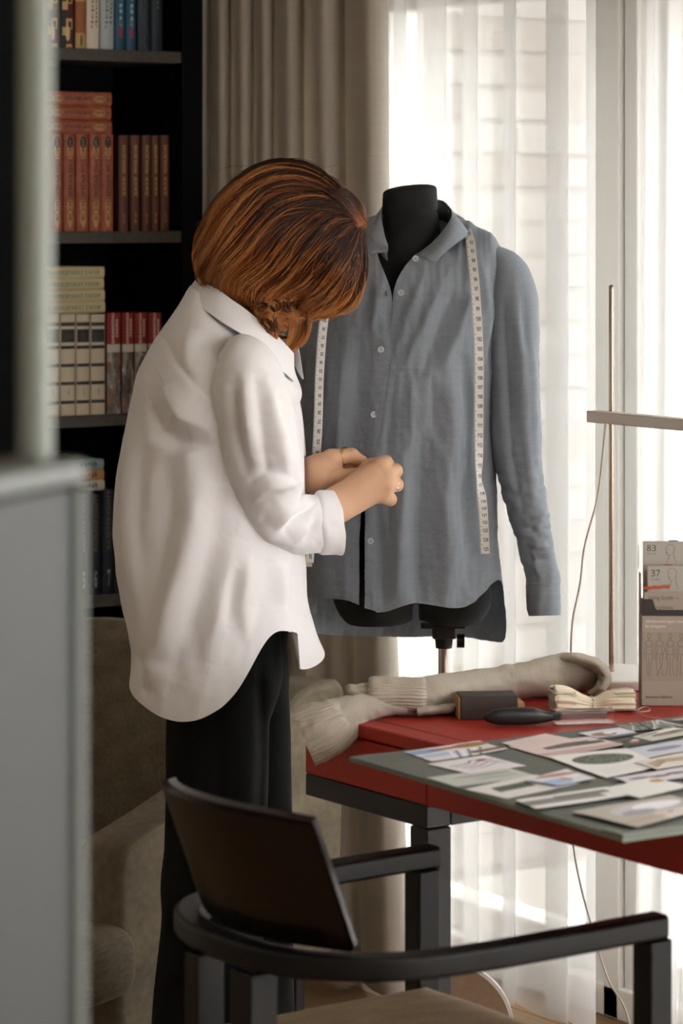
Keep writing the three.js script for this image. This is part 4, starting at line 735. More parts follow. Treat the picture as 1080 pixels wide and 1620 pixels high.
  // buttons with four sewn holes
  // where the cloth lies at a pixel of the front
  const cloth = (px, py) => { let best = 1e9, z = 0; for (let f = -1.2; f < 1.2; f += 0.02) for (let t = 0.02; t < 1; t += 0.01) { const q = at(f, t), e = (q.px[0] - px) ** 2 + (q.px[1] - py) ** 2; if (e < best) { best = e; z = q.z; } } return -z; };
  for (const [px, py, up] of [[657, 409, 0.014], [634, 463, 0.008], [602, 553, 0.012], [591, 656, 0.012], [586, 856, 0.007]]) {
    const dd = cloth(px, py) - up;
    const c = L(px, py, DM + dd - 0.004), b = new THREE.Group(); b.name = 'button'; b.position.copy(c); b.rotation.set(-0.1, -0.25, 0.2); g.add(b);
    part('disc', new THREE.LatheGeometry([[0, 0], [0.0036, 0], [0.0044, 0.0009], [0.0054, 0.0006], [0.0056, -0.0006], [0.005, -0.0016], [0, -0.0016]].map(([x, y]) => new THREE.Vector2(x, y)), 28).rotateX(Math.PI / 2), M.button, b);
    part('stitch', merge([-0.0011, 0.0011].map((o) => box(0.003, 0.0006, 0.0012, 0, o, 0.0002))), M.thread, b);
  }
  part('buttonhole', rbox(0.0016, 0.009, 0.003, 0.0006).translate(...L(611, 464, DM - 0.134).toArray()), M.thread, g);
}
// ------------------------------------------------------------------ measuring tape round its neck
{
  const { g, L } = camThing('measuring_tape', 'white numbered tailor measuring tape hanging round the shirt collar', 'measuring tape', 655, DM);
  const marks = (from, step, flip) => canvasTex(64, 2048, (c) => {
    c.fillStyle = '#e3e1db'; c.fillRect(0, 0, 64, 2048); c.fillStyle = '#2b2a28';
    for (let k = 0; k < 40; k++) {
      const y = k * 51.2; for (let m = 0; m < 10; m++) c.fillRect(0, y + m * 5.1, m ? (m === 5 ? 12 : 7) : 18, 1.6);
      c.save(); c.translate(40, y + 26); if (flip) c.rotate(Math.PI); c.font = 'bold 26px sans-serif'; c.textAlign = 'center'; c.textBaseline = 'middle'; c.scale(0.85, 1.1); c.fillText(String(from + step * k), 0, 0); c.restore();
    }
  });
  const strap = (rows, tex, w, twistAt) => {
    const c = curve(rows);
    const geo = sheet(4, 160, (a, b) => { const [px, py, dd, tw] = c(b), [px2, py2] = c(Math.min(1, b + 0.01)), [p1, q1] = c(Math.max(0, b - 0.01)), l = Math.hypot(px2 - p1, py2 - q1) || 1, k = (a - 0.5) * w, nx = (py2 - q1) / l, ny = -(px2 - p1) / l; const p = L(px + nx * k * Math.cos(tw), py + ny * k * Math.cos(tw), DM + dd + k * Math.sin(tw) * DM / F); p.uv = [a, 1 - b]; return p; }, { thick: 0.0005, flip: false });
    return part('strap', geo, std('#ffffff', 0.55, { map: tex }), g);
  };
  strap([[0, 668, 334, 0.1, 0.4], [0.05, 700, 338, 0.095, 0.5], [0.1, 728, 350, 0.06, 0.5], [0.14, 741, 372, -0.01, 0.3], [0.2, 746, 405, -0.085, 0], [0.3, 752, 465, -0.135, 0], [0.45, 757, 560, -0.148, 0.1], [0.6, 757, 650, -0.128, 0.15], [0.72, 757, 725, -0.108, 0.5], [0.77, 757, 758, -0.1, 1.0], [0.83, 762, 790, -0.1, 0.2], [0.92, 765, 830, -0.1, 0], [1, 767, 876, -0.1, 0]], marks(86, 1, false), 15);
  strap([[0, 668, 334, 0.1, 0.4], [0.06, 630, 338, 0.1, 0.4], [0.12, 580, 356, 0.03, 0.3], [0.18, 556, 385, -0.055, 0.2], [0.26, 535, 430, -0.115, 0], [0.38, 515, 490, -0.135, 0], [0.55, 506, 580, -0.143, 0], [0.75, 502, 690, -0.133, 0], [0.9, 494, 810, -0.13, 0], [1, 489, 890, -0.128, 0]], marks(55, -1, true), 14);
  part('end_clip', rbox(0.012, 0.008, 0.0016, 0.0005).translate(...L(488, 893, DM - 0.128).toArray()), M.silver, g, 'small metal end clip');
}
console.log('shirt');
//@@NEXT
// ------------------------------------------------------------------ the woman
const DW = 4.75;
{
  const { g, L } = camThing('person', 'person in oversized white shirt and black trousers leaning to adjust the blue shirt', 'person', 360, DW);
  const s = DW / F, R = (v) => v * s;
  // ---------- body: trunk and limbs (hidden under the clothes), head, hands
  const bodyField = join([
    cone(L(400, 480, DW), L(372, 560, DW), R(46), R(60)), cone(L(372, 600, DW), L(350, 800, DW), R(85), R(80)), cone(L(350, 800, DW), L(355, 1000, DW), R(78), R(74)),
    cone(L(375, 585, DW - 0.13), L(385, 600, DW + 0.13), R(45), R(45)),
    cone(L(352, 1020, DW - 0.06), L(345, 1400, DW - 0.07), R(72), R(50)), cone(L(345, 1400, DW - 0.07), L(330, 1770, DW - 0.06), R(48), R(30)),
    cone(L(385, 1020, DW + 0.1), L(400, 1400, DW + 0.12), R(66), R(48)), cone(L(400, 1400, DW + 0.12), L(390, 1760, DW + 0.12), R(46), R(30)),
    cone(L(385, 610, DW - 0.13), L(432, 798, DW - 0.1), R(34), R(24)), cone(L(432, 798, DW - 0.1), L(512, 806, DW + 0.03), R(24), R(19)),
    cone(L(400, 600, DW + 0.16), L(440, 760, DW + 0.2), R(36), R(30)), cone(L(440, 760, DW + 0.2), L(496, 752, DW + 0.19), R(28), R(25)),
  ], 0.03);
  const trunk = sdfMesh(bodyField, V(-0.3, 0.02, -0.32), V(0.3, 1.5, 0.32), 0.013);
  // near hand: back of the hand to the camera, fingers closing on the placket edge
  const dn = 4.87, Hn = (px, py, dd = 0) => L(px, py, dn + dd), Q = (v) => v * dn / F;
  const nearHand = (() => {
    const palm = [cone(Hn(488, 822, -0.08), Hn(536, 797, -0.015), Q(30), Q(26)), cone(Hn(536, 797, -0.015), Hn(556, 784, -0.004), Q(26), Q(24)), cone(Hn(556, 784, -0.004), Hn(592, 752, 0.004), Q(24), Q(20)), cone(Hn(562, 786, 0.0), Hn(606, 776, 0.01), Q(21), Q(17)), cone(Hn(575, 766, 0.0), Hn(608, 758, 0.004), Q(20), Q(16))];
    const fingers = [
      [[603, 738, 0.002, 14], [610, 732, 0.03, 11.5], [588, 734, 0.062, 9.5], [579, 737, 0.07, 8.5]],
      [[611, 750, 0.0, 13.5], [625, 745, 0.024, 11.5], [606, 744, 0.068, 10], [594, 745, 0.074, 8.5]],
      [[611, 766, 0.002, 13], [627, 767, 0.026, 10.8], [612, 760, 0.066, 9.5], [598, 757, 0.072, 8.5]],
      [[604, 784, 0.008, 12.5], [617, 790, 0.03, 10.3], [608, 777, 0.062, 9], [597, 772, 0.068, 8]],
      [[560, 768, 0.02, 14], [572, 752, 0.045, 12], [578, 741, 0.06, 10], [582, 736, 0.066, 8.5]]];
    let d = join(palm, 0.016);
    const fs = fingers.map((f) => join(f.slice(1).map((q, i) => cone(Hn(f[i][0], f[i][1], f[i][2]), Hn(q[0], q[1], q[2]), Q(f[i][3]), Q(q[3]))), 0.004));
    const tendons = [[[600, 738], [560, 772]], [[612, 752], [563, 780]], [[612, 768], [566, 788]]];
    return (x, y, z) => { let v = d(x, y, z); for (const f of fs) v = smin(v, f(x, y, z), 0.0045); return v; };
  })();
  const gn = sdfMesh(nearHand, Hn(450, 865, 0.09).setZ(Hn(0, 0, 0.1).z), Hn(650, 700, -0.06).setZ(Hn(0, 0, -0.13).z), 0.0028);
  // far hand: index bent over thumb
  const df = 4.92, Hf = (px, py, dd = 0) => L(px, py, df + dd), Qf = (v) => v * df / F;
  const farHand = (() => {
    const palm = [cone(Hf(476, 757, 0.02), Hf(500, 747, 0.005), Qf(25), Qf(24)), cone(Hf(500, 747, 0.005), Hf(524, 728, 0.0), Qf(25), Qf(17)), cone(Hf(505, 752, 0.0), Hf(522, 748, 0.006), Qf(22), Qf(18))];
    const fingers = [
      [[524, 724, 0.0, 14], [556, 720.5, 0.01, 11.5], [572, 731, 0.03, 10], [574, 745, 0.045, 8.5]],
      [[524, 730, 0.02, 14], [552, 729, 0.035, 11.5], [566, 742, 0.05, 10], [566, 752, 0.06, 8.5]],
      [[520, 742, 0.03, 13], [546, 744, 0.045, 11], [560, 756, 0.055, 9.5], [558, 764, 0.06, 8.5]],
      [[514, 754, 0.035, 12], [536, 758, 0.05, 10], [548, 768, 0.058, 9], [546, 774, 0.062, 8]],
      [[510, 756, -0.012, 15], [534, 754, -0.014, 12.5], [556, 752, 0.002, 11], [572, 748, 0.024, 9]]];
    const d = join(palm, 0.016), fs = fingers.map((f) => join(f.slice(1).map((q, i) => cone(Hf(f[i][0], f[i][1], f[i][2]), Hf(q[0], q[1], q[2]), Qf(f[i][3]), Qf(q[3]))), 0.004));
    return (x, y, z) => { let v = d(x, y, z); for (const f of fs) v = smin(v, f(x, y, z), 0.004); return v; };
  })();
  const gf = sdfMesh(farHand, Hf(455, 800, 0.08).setZ(Hf(0, 0, 0.1).z), Hf(600, 690, -0.05).setZ(Hf(0, 0, -0.06).z), 0.0028);
  // head: looking down towards her hands
  const dh = DW - 0.01, Hh = (px, py, dd = 0) => L(px, py, dh + dd);
  const headField = join([
    ball(Hh(447, 372), R(98), R(88), 0.078), ball(Hh(500, 408), R(52), R(58), 0.066), cone(Hh(512, 432), Hh(500, 470), R(34), R(24)),        // skull, face, chin
    cone(Hh(545, 418), Hh(552, 436), R(9), R(11)), cone(Hh(522, 470, -0.012), Hh(522, 470, 0.012), R(8), R(8)),                              // nose, lips
    cone(Hh(536, 398, -0.04), Hh(536, 398, 0.04), R(12), R(12)), ball(Hh(455, 428, -0.066), R(14), R(22), 0.012), ball(Hh(455, 428, 0.066), R(14), R(22), 0.012),
    cone(Hh(430, 440), Hh(392, 505), R(50), R(48)),
  ], 0.012);
  const head = (x, y, z) => headField(x, y, z);
  const gh = sdfMesh(head, Hh(300, 560, 0).setZ(Hh(0, 0, 0.13).z), Hh(590, 250, 0).setZ(Hh(0, 0, -0.13).z), 0.004);
  part('body', merge([trunk, gn, gf, gh]), M.skin, g);
  // ---------- trousers
  const trousers = (() => {
    const f = join([cone(L(352, 960, DW - 0.05), L(360, 1060, DW - 0.05), R(88), R(86)), cone(L(392, 985, DW + 0.06), L(380, 1060, DW + 0.06), R(66), R(74)),
      cone(L(345, 1060, DW - 0.06), L(338, 1400, DW - 0.07), R(80), R(78)), cone(L(338, 1400, DW - 0.07), L(318, 1775, DW - 0.06), R(78), R(90)),
      cone(L(398, 1060, DW + 0.08), L(408, 1400, DW + 0.11), R(60), R(56)), cone(L(408, 1400, DW + 0.11), L(400, 1765, DW + 0.12), R(56), R(70))], 0.02);
    const y0 = 0.035, wr = folds([[6, 14, [[420, 1020], [432, 1120], [420, 1280], [400, 1420]]], [-7, 8, [[408, 1060], [412, 1200], [402, 1400]]], [5, 12, [[300, 1160], [290, 1350], [270, 1560]]], [-5, 12, [[340, 1160], [345, 1380]]]]);
    return sdfMesh((x, y, z) => { const d = DW - z, px = 540 + (x + (360 - 540) / F * DW) / d * F, py = HY + (EYE - y) / d * F; return Math.max(f(x, y, z) - (z > -0.02 ? wr(px, py) : 0) - 0.003 * nz(x * 18, y * 6, z * 18), y0 - y); }, V(-0.25, 0.01, -0.3), V(0.22, 0.96, 0.25), 0.009);
  })();
  const tr = part('trousers', trousers, M.trousers, g, 'loose black trousers');
  part('pocket_welt', tube([L(446, 1004, DW - 0.03), L(440, 1035, DW - 0.062), L(428, 1062, DW - 0.09), L(416, 1072, DW - 0.105)], 0.0016, 20, 6), M.trousers, tr);
  for (const [px, dd] of [[318, -0.06], [400, 0.12]]) part('shoe', rbox(0.24, 0.055, 0.09, 0.027, 0, 0, 0, 5).rotateY(0.55).translate(L(px + 40, HY, DW + dd).x, 0.028, -dd - 0.01), M.blackPlastic, g, 'black shoe');
  // ---------- the white shirt
  const body = curve([ // t: back edge x, y, front edge x, y, half depth
    [0, 300, 452, 462, 566, 0.075], [0.06, 281, 484, 468, 596, 0.13], [0.14, 249, 528, 474, 636, 0.185], [0.25, 219, 589, 478, 672, 0.2], [0.36, 201, 658, 481, 716, 0.2], [0.5, 187, 736, 482, 784, 0.195], [0.62, 181, 828, 483, 858, 0.19], [0.72, 184, 893, 486, 914, 0.185], [0.82, 193, 956, 490, 966, 0.185], [0.92, 206, 1020, 500, 1004, 0.185], [1, 205, 1084, 512, 1036, 0.185]]);
  const hem = [[-180, 1030], [-140, 1080], [-110, 1090], [-90, 1084], [-62, 1112], [-47, 1130], [-32, 1143], [-16, 1140], [2, 1112], [12, 1070], [19, 1032], [26, 1001], [31, 997], [42, 999], [47, 1001], [49, 1062], [62, 1056], [76, 1046], [90, 1036], [110, 1020], [140, 990], [150, 985], [180, 1030]];
  const wr = folds([
    [-9, 10, [[236, 640], [248, 684], [276, 700], [330, 706]]], [8, 14, [[262, 612], [290, 660], [330, 678]]], [9, 20, [[300, 720], [302, 820], [276, 930], [246, 1050]]], [-8, 18, [[258, 720], [262, 830], [240, 960]]],
    [-9, 22, [[346, 770], [330, 880], [296, 980], [268, 1080]]], [7, 18, [[372, 850], [350, 950], [330, 1050]]], [6, 12, [[206, 700], [202, 830], [210, 940]]], [-4, 8, [[222, 680], [219, 820], [226, 960]]],
    [5, 9, [[392, 880], [380, 960], [390, 1010]]], [-5, 8, [[372, 900], [360, 990]]], [6, 12, [[440, 890], [446, 960]]], [-4, 9, [[462, 890], [470, 980]]], [5, 10, [[380, 500], [392, 550], [385, 580]]], [-4, 7, [[352, 520], [372, 568]]],
    [5, 12, [[300, 520], [296, 580]]], [-3, 4, [[246, 516], [276, 572], [326, 626]]], [6, 10, [[240, 1040], [226, 1090]]], [-5, 8, [[212, 1030], [232, 1100]]], [-6, 10, [[440, 600], [462, 660], [474, 720]]], [6, 9, [[455, 590], [470, 640]]],
  ], 1.9, 1.4);
  const deg = 180 / Math.PI;
  const posW = (phi, t) => {
    let [lx, ly, rx, ry, hd] = body(t); const sn = Math.sin(phi), cs = Math.cos(phi);
    let px = (lx + rx) / 2 + (rx - lx) / 2 * sn, py = (ly + ry) / 2 + (ry - ly) / 2 * sn;
    if (t > 0.72) { let a = phi * deg; a = ((a + 180) % 360 + 360) % 360 - 180; const b = body(0.72), y72 = (b[1] + b[3]) / 2 + (b[3] - b[1]) / 2 * sn; py = lerp(y72, smoothHem(hem, a, 48), (t - 0.72) / 0.28); }
    if (t > 0.86) px += 0;
    const z = hd * cs * (1 + 0) - 0.02 * sn;
    const p = L(px, py, DW - z); p.px = [px, py, cs]; return p;
  };
  const shirt = sheet(300, 240, (a, t) => { const p = posW(a * 2 * Math.PI - Math.PI, t); p.uv = [a * 1.2 * 4, t * 0.75 * 4]; return p; }, { closed: true, thick: 0.0014, flip: true, disp: (p, a, t) => { const [px, py, cs] = p.px, k = sstep(0.02, 0.14, t); return (cs > -0.1 ? wr(px, py) : 0) * k + k * (0.004 * nz(px * 0.016, py * 0.006, 2) + 0.0016 * nz(px * 0.05 + py * 0.01, py * 0.02, 5) + 0.0002 * nz(px * 0.12, py * 0.09, 8)) - 0.0015 * sstep(0.985, 0.99, t) * 0; } });
  const ws = part('white_shirt', shirt, M.cotton, g, 'loose white cotton shirt');
  // sewn lines: hem, yoke, side seam
  const hemLine = []; for (let k = -62; k <= 24; k += 2) { const p = posW(k / deg, 0.983), n = posW(k / deg, 0.983); hemLine.push(p.add(V(0.35 * Math.sin(k / deg), 0, Math.cos(k / deg)).multiplyScalar(0.0016))); }
  const sleeveRows = [[0, 352, 552, 20, 0.05, -0.15], [0.06, 366, 562, 44, 0.075, -0.155], [0.14, 384, 588, 58, 0.085, -0.165], [0.26, 398, 640, 62, 0.085, -0.175], [0.4, 410, 704, 62, 0.082, -0.17], [0.52, 420, 760, 60, 0.078, -0.15], [0.62, 432, 800, 55, 0.072, -0.125], [0.7, 452, 822, 50, 0.066, -0.095], [0.78, 476, 828, 47.5, 0.062, -0.06], [0.9, 506, 828, 47, 0.058, -0.015], [1, 528, 827, 47, 0.056, 0.02]];
  const sc = curve(sleeveRows);
  const swr = folds([
    [7, 9, [[384, 590], [388, 660], [392, 720]]], [-7, 8, [[368, 610], [372, 680], [388, 750]]], [6, 9, [[420, 600], [440, 680], [452, 740]]], [-6, 9, [[404, 600], [414, 690], [424, 750]]], [-5, 8, [[440, 620], [462, 700]]],
    [8, 8, [[436, 836], [452, 812], [478, 792]]], [-7, 6, [[448, 846], [466, 822], [496, 800]]], [6, 7, [[462, 856], [482, 836], [498, 822]]], [-5, 6, [[484, 860], [496, 842], [502, 812]]], [5, 8, [[400, 790], [430, 770], [470, 766]]], [-6, 8, [[392, 770], [424, 750], [460, 752]]], [5, 7, [[410, 830], [430, 850], [470, 864]]],
  ], 1.6, 1.3);
  const sleeve = sheet(84, 150, (a, b) => {
    const [px, py, hw, hz, dd] = sc(b), [x2, y2] = sc(Math.min(1, b + 0.02)), [x1, y1] = sc(Math.max(0, b - 0.02)), l = Math.hypot(x2 - x1, y2 - y1) || 1, t = a * 2 * Math.PI, sn = Math.sin(t), cs = Math.cos(t);
    const slant = 10 * sstep(0.8, 1, b) * cs, X = px + (y2 - y1) / l * hw * sn + slant, Y = py - (x2 - x1) / l * hw * sn, p = L(X, Y, DW + dd - hz * cs); p.px = [X, Y, cs]; p.uv = [a * 0.4 * 4, b * 0.5 * 4]; return p;
  }, { closed: true, thick: 0.0014, flip: true, disp: (p, a, b) => (p.px[2] > -0.1 ? swr(p.px[0], p.px[1]) : 0) * sstep(0.02, 0.12, b) + sstep(0.05, 0.2, b) * (1 - sstep(0.88, 0.98, b)) * (0.0035 * nz(p.px[0] * 0.025, p.px[1] * 0.018, 11) + 0.0014 * nz(p.px[0] * 0.07, p.px[1] * 0.06, 13)) });
  part('sleeve', sleeve, M.cotton, ws, 'right sleeve');
  // rolled cuff: a wider band folded back over the sleeve end
  const cuff = sheet(84, 24, (a, b) => {
    const t = a * 2 * Math.PI, sn = Math.sin(t), cs = Math.cos(t), px = lerp(493, 533, b), hw = lerp(41, 51.5, sstep(0, 0.4, b)) - 2 * Math.sin(b * Math.PI), dd = lerp(-0.025, 0.025, b);
    const X = px + 12 * cs * lerp(0.5, 1, b) - 7 * sn * 1 * b, Y = 827 - hw * sn, p = L(X, Y, DW + dd - lerp(0.05, 0.062, sstep(0, 0.4, b)) * cs); p.px = [X, Y]; p.uv = [a * 1.6, b * 0.2]; return p;
  }, { closed: true, thick: 0.003, flip: true, disp: (p, a, b) => 0.0022 * nz(p.px[0] * 0.05, p.px[1] * 0.04, 17) + 0.0012 * Math.sin(b * 3.14) });
  part('cuff', cuff, M.cotton, ws, 'rolled up cuff');
  // far sleeve
  const fc = curve([[0, 392, 570, 36, 0.05, 0.12], [0.3, 420, 640, 52, 0.07, 0.17], [0.6, 438, 740, 48, 0.06, 0.2], [0.85, 466, 752, 38, 0.05, 0.19], [1, 482, 752, 36, 0.048, 0.185]]);
  part('sleeve', sheet(48, 40, (a, b) => { const [px, py, hw, hz, dd] = fc(b), [x2, y2] = fc(Math.min(1, b + 0.02)), [x1, y1] = fc(Math.max(0, b - 0.02)), l = Math.hypot(x2 - x1, y2 - y1) || 1, t = a * 2 * Math.PI; const p = L(px + (y2 - y1) / l * hw * Math.sin(t), py - (x2 - x1) / l * hw * Math.sin(t), DW + dd - hz * Math.cos(t)); p.uv = [a, b]; return p; }, { closed: true, thick: 0.0014 }), M.cotton, ws, 'left sleeve');
  // collar
  const col = curve([ // along the collar: top edge x, y, dd; lower edge x, y, dd
    [0, 462, 560, -0.03, 463, 604, -0.062], [0.1, 446, 542, -0.06, 438, 580, -0.1], [0.22, 408, 508, -0.088, 402, 544, -0.128], [0.36, 358, 470, -0.08, 344, 506, -0.118], [0.47, 326, 440, -0.035, 302, 474, -0.05], [0.53, 321, 433, 0.01, 296, 464, 0.01], [0.63, 345, 442, 0.07, 330, 470, 0.11], [0.78, 400, 492, 0.09, 396, 520, 0.135], [0.9, 446, 530, 0.06, 452, 560, 0.1], [1, 470, 552, 0.02, 478, 600, 0.03]]);
  const collar = sheet(90, 20, (a, b) => { const [tx, ty, td, bx, by, bd] = col(a), q = b, bow = 0.012 * Math.sin(Math.PI * Math.min(1, q * 1.1)); const p = L(lerp(tx, bx, q), lerp(ty, by, q), DW + lerp(td, bd, q) * (1 + bow * 4)); p.uv = [a * 2, b * 0.2]; return p; }, { thick: 0.003, flip: true, disp: (p, a, b) => 0.0012 * nz(p.x * 30, p.y * 30, 3) });
  part('collar', collar, M.cotton, ws);
  // ---------- rings
  for (const [o, r] of [[541.5, 0], [545.5, 0.3]]) part('ring', new THREE.TorusGeometry(Qf(14.2), 0.0011, 8, 30).rotateY(Math.PI / 2 - 0.3).rotateZ(-0.05).translate(...Hf(o, 722, 0.006).toArray()), M.gold, g, 'thin gold ring');
  const sr = new THREE.TorusGeometry(Q(12.6), 0.0011, 8, 28).rotateY(0.35).rotateX(0.15).translate(...Hn(620, 767, 0.02).toArray());
  part('ring', merge([sr, new THREE.SphereGeometry(0.0032, 12, 8).translate(...Hn(628, 772, 0.012).toArray()), new THREE.SphereGeometry(0.0026, 12, 8).translate(...Hn(630, 765, 0.012).toArray())]), M.silver, g, 'silver ring with two small beads');
  console.log('woman');

  // ---------- hair
  const hairField = join([
    ball(Hh(440, 368), R(124), R(108), 0.105), ball(Hh(398, 396), R(88), R(92), 0.1), ball(Hh(500, 372), R(72), R(92), 0.088), ball(Hh(524, 420), R(46), R(70), 0.07),
    cone(Hh(520, 300), Hh(562, 336), R(22), R(16)), cone(Hh(562, 336), Hh(568, 360), R(16), R(8)), ball(Hh(430, 500, -0.05), R(32), R(34), 0.035), cone(Hh(372, 450), Hh(440, 480), R(30), R(30)),
  ], 0.02);
  const hairVal = (x, y, z) => hairField(x, y, z);
  const faceCut = (x, y, z) => Math.max(hairVal(x, y, z) + 0.004, -ball(Hh(548, 452), R(34), R(46), 0.06)(x, y, z));
  const hr = part('hair', sdfMesh(faceCut, Hh(285, 570).setZ(Hh(0, 0, 0.15).z), Hh(600, 235).setZ(Hh(0, 0, -0.15).z), 0.006), M.hairBase, g, 'copper brown bobbed hair with lighter ends');
  // depth of the hair surface seen at a pixel, on either side
  const surf = (px, py, sgn) => { for (let d = -0.14; d < 0.02; d += 0.004) { const p = Hh(px, py, d * sgn); if (hairVal(p.x, p.y, p.z) < 0) return d * sgn; } return null; };
  const guides = [
    [[548, 308], [500, 266], [440, 255], [372, 287], [326, 350], [311, 400], [322, 436]],
    [[556, 322], [496, 292], [430, 296], [372, 350], [334, 410], [322, 440], [352, 466]],
    [[562, 336], [500, 322], [446, 346], [396, 404], [358, 440], [362, 468], [408, 494]],
    [[567, 346], [526, 340], [484, 374], [440, 428], [402, 462], [398, 488], [428, 510]],
    [[570, 352], [548, 364], [516, 402], [478, 446], [440, 474], [428, 496], [452, 520]],
    [[572, 356], [562, 384], [540, 420], [508, 456], [478, 478], [468, 492], [492, 496]],
    [[573, 357], [570, 392], [562, 428], [544, 462], [520, 482], [500, 492], [484, 500]],
    [[574, 358], [576, 400], [574, 436], [564, 466], [544, 486], [522, 496], [500, 500]],
  ];
  const gc = guides.map((q) => new THREE.CatmullRomCurve3(q.map(([x, y]) => V(x, y, 0))));
  const HP = [], HN = [], HC = [], HI = [];
  const dark = new THREE.Color('#301a0f'), mid = new THREE.Color('#5e3118'), copper = new THREE.Color('#b8682a'), blond = new THREE.Color('#dca566'), col3 = new THREE.Color();
  function strand(pts, w, tone) {
    const n = pts.length, base = HP.length / 3;
    for (let i = 0; i < n; i++) {
      const p = pts[i], t = V().subVectors(pts[Math.min(i + 1, n - 1)], pts[Math.max(i - 1, 0)]).normalize(), out = V(0, 0, 1), sd = V().crossVectors(t, out).normalize(), up = V().crossVectors(sd, t).normalize(), f = i / (n - 1), r = w * (i === n - 1 ? 0.15 : Math.min(1, 0.5 + 2 * f) * (1 - 0.5 * f));
      tone(f, col3);
      for (let k = 0; k < 3; k++) { const a = k * 2.0944 + 0.5, nx = V().addScaledVector(sd, Math.cos(a)).addScaledVector(up, Math.sin(a)); HP.push(p.x + nx.x * r, p.y + nx.y * r, p.z + nx.z * r); HN.push(nx.x, nx.y, nx.z); HC.push(col3.r, col3.g, col3.b); }
      if (i) for (let k = 0; k < 3; k++) { const a = base + (i - 1) * 3 + k, b = base + (i - 1) * 3 + (k + 1) % 3; HI.push(a, b + 3, b, a, a + 3, b + 3); }
    }
  }
  const SEG = 18;
  function lock(path, n, spread, w, sgn, bright, startT = 0, endT = 1, lift0 = 0) {
    // a lock of hairs round one path (pixels); path(t) -> [px, py]
    for (let k = 0; k < n; k++) {
      const ox = rr(-1, 1) * spread, oy = rr(-1, 1) * spread, lift = lift0 + rr(-0.001, 0.005), e = endT * rr(0.86, 1.02), s0 = startT + rr(0, 0.05), ph = rr(0, 40), b = bright + rr(-0.12, 0.12), pts = [];
      let last = null;
      for (let i = 0; i <= SEG; i++) {
        const t = lerp(s0, Math.min(e, 1), i / SEG), [qx, qy] = path(t), grow = 0.35 + 0.65 * Math.sin(Math.min(1, t * 1.25 + 0.1) * Math.PI * 0.5) + 0.5 * sstep(0.75, 1, t);
        const px = qx + ox * grow + 2.2 * nz(t * 2.4, ph), py = qy + oy * grow + 2.2 * nz(t * 2.4, ph, 9);
        let d = surf(px, py, sgn); if (d === null) d = last === null ? 0 : last * 0.9; if (last !== null) d = lerp(last, d, 0.55); last = d;
        pts.push(Hh(px, py, d - sgn * lift));
      }
      strand(pts, w * rr(0.7, 1.25), (f, c) => { const q = lerp(s0, e, f), v = clamp(b + 0.8 * sstep(0.1, 0.8, q) - 0.3); c.copy(dark).lerp(mid, sstep(0, 0.4, v)).lerp(copper, sstep(0.35, 0.8, v)).lerp(blond, 0.7 * sstep(0.85, 1.3, v + b * 0.35)); });
    }
  }
  const NL = 280;
  for (let i = 0; i < NL; i++) for (const sgn of i % 3 === 2 ? [1, -1] : [1]) {
    const q = (i + rnd()) / NL * (guides.length - 1.001), a = Math.floor(q), f = q - a, wob = rr(-9, 9), wob2 = rr(-7, 7), ph = rr(0, 50), st = rnd() < 0.35 ? rr(0.0, 0.45) : 0;
    lock((t) => { const A = gc[a].getPoint(t), B = gc[a + 1].getPoint(t), k = Math.sin(t * Math.PI); return [lerp(A.x, B.x, f) + wob * k + 9 * nz(t * 3.4, ph) * sstep(0.1, 0.6, t), lerp(A.y, B.y, f) + wob2 * k + 9 * nz(t * 3.4, ph, 4) * sstep(0.1, 0.6, t)]; }, 18, rr(2, 6), 0.00062, sgn, rnd() < 0.4 ? rr(0.45, 0.95) : rr(0.0, 0.4), st, 1, rr(0, 0.007));
  }
  const free = (pts, n, spread, bright, lift = 0.006, w = 0.0006) => { const c = new THREE.CatmullRomCurve3(pts.map(([x, y]) => V(x, y, 0))); lock((t) => { const p = c.getPoint(clamp(t)); return [p.x, p.y]; }, n, spread, w, 1, bright, 0, 1, lift); };
  // the curls at the nape, the loose lock by the cheek and the twist above the brow
  for (let k = 0; k < 26; k++) { const x = rr(412, 452), y = rr(482, 522), r = rr(7, 17), a0 = rr(0, 6.3), pts = []; for (let i = 0; i <= 7; i++) { const a = a0 + i * 0.62; pts.push([x + r * Math.cos(a), y + r * 0.85 * Math.sin(a)]); } free(pts, 16, 2.2, rr(0.2, 0.7), rr(0.0, 0.012)); }
  for (let k = 0; k < 12; k++) { const f = k / 11; free([[lerp(452, 492, f), 466], [lerp(458, 492, f), 492], [lerp(462, 489, f), 514], [lerp(458, 484, f), 534], [lerp(450, 468, f), 548], [lerp(440, 446, f), 557]], 18, rr(2, 5), rr(0.3, 0.85), rr(0, 0.012)); }
  for (let k = 0; k < 4; k++) free([[424 + k * 4, 500], [424 + k * 5, 522], [430 + k * 2, 542], [437, 560]], 18, 2.4, 0.6, 0.006);
  for (let k = 0; k < 4; k++) free([[430, 520], [418, 534 + k], [406, 540 + k * 0.6], [402 - k, 540]], 12, 2, 0.6, 0.004);
  for (let k = 0; k < 26; k++) { const f = k / 26; free([[lerp(506, 530, f), lerp(300, 296, f)], [lerp(530, 552, f), lerp(316, 304, f)], [lerp(552, 568, f), lerp(338, 322, f)], [lerp(566, 574, f), lerp(356, 342, f)], [lerp(570, 580, f), lerp(362, 352, f)]], 18, 3, rr(0.0, 0.2), 0.003); }
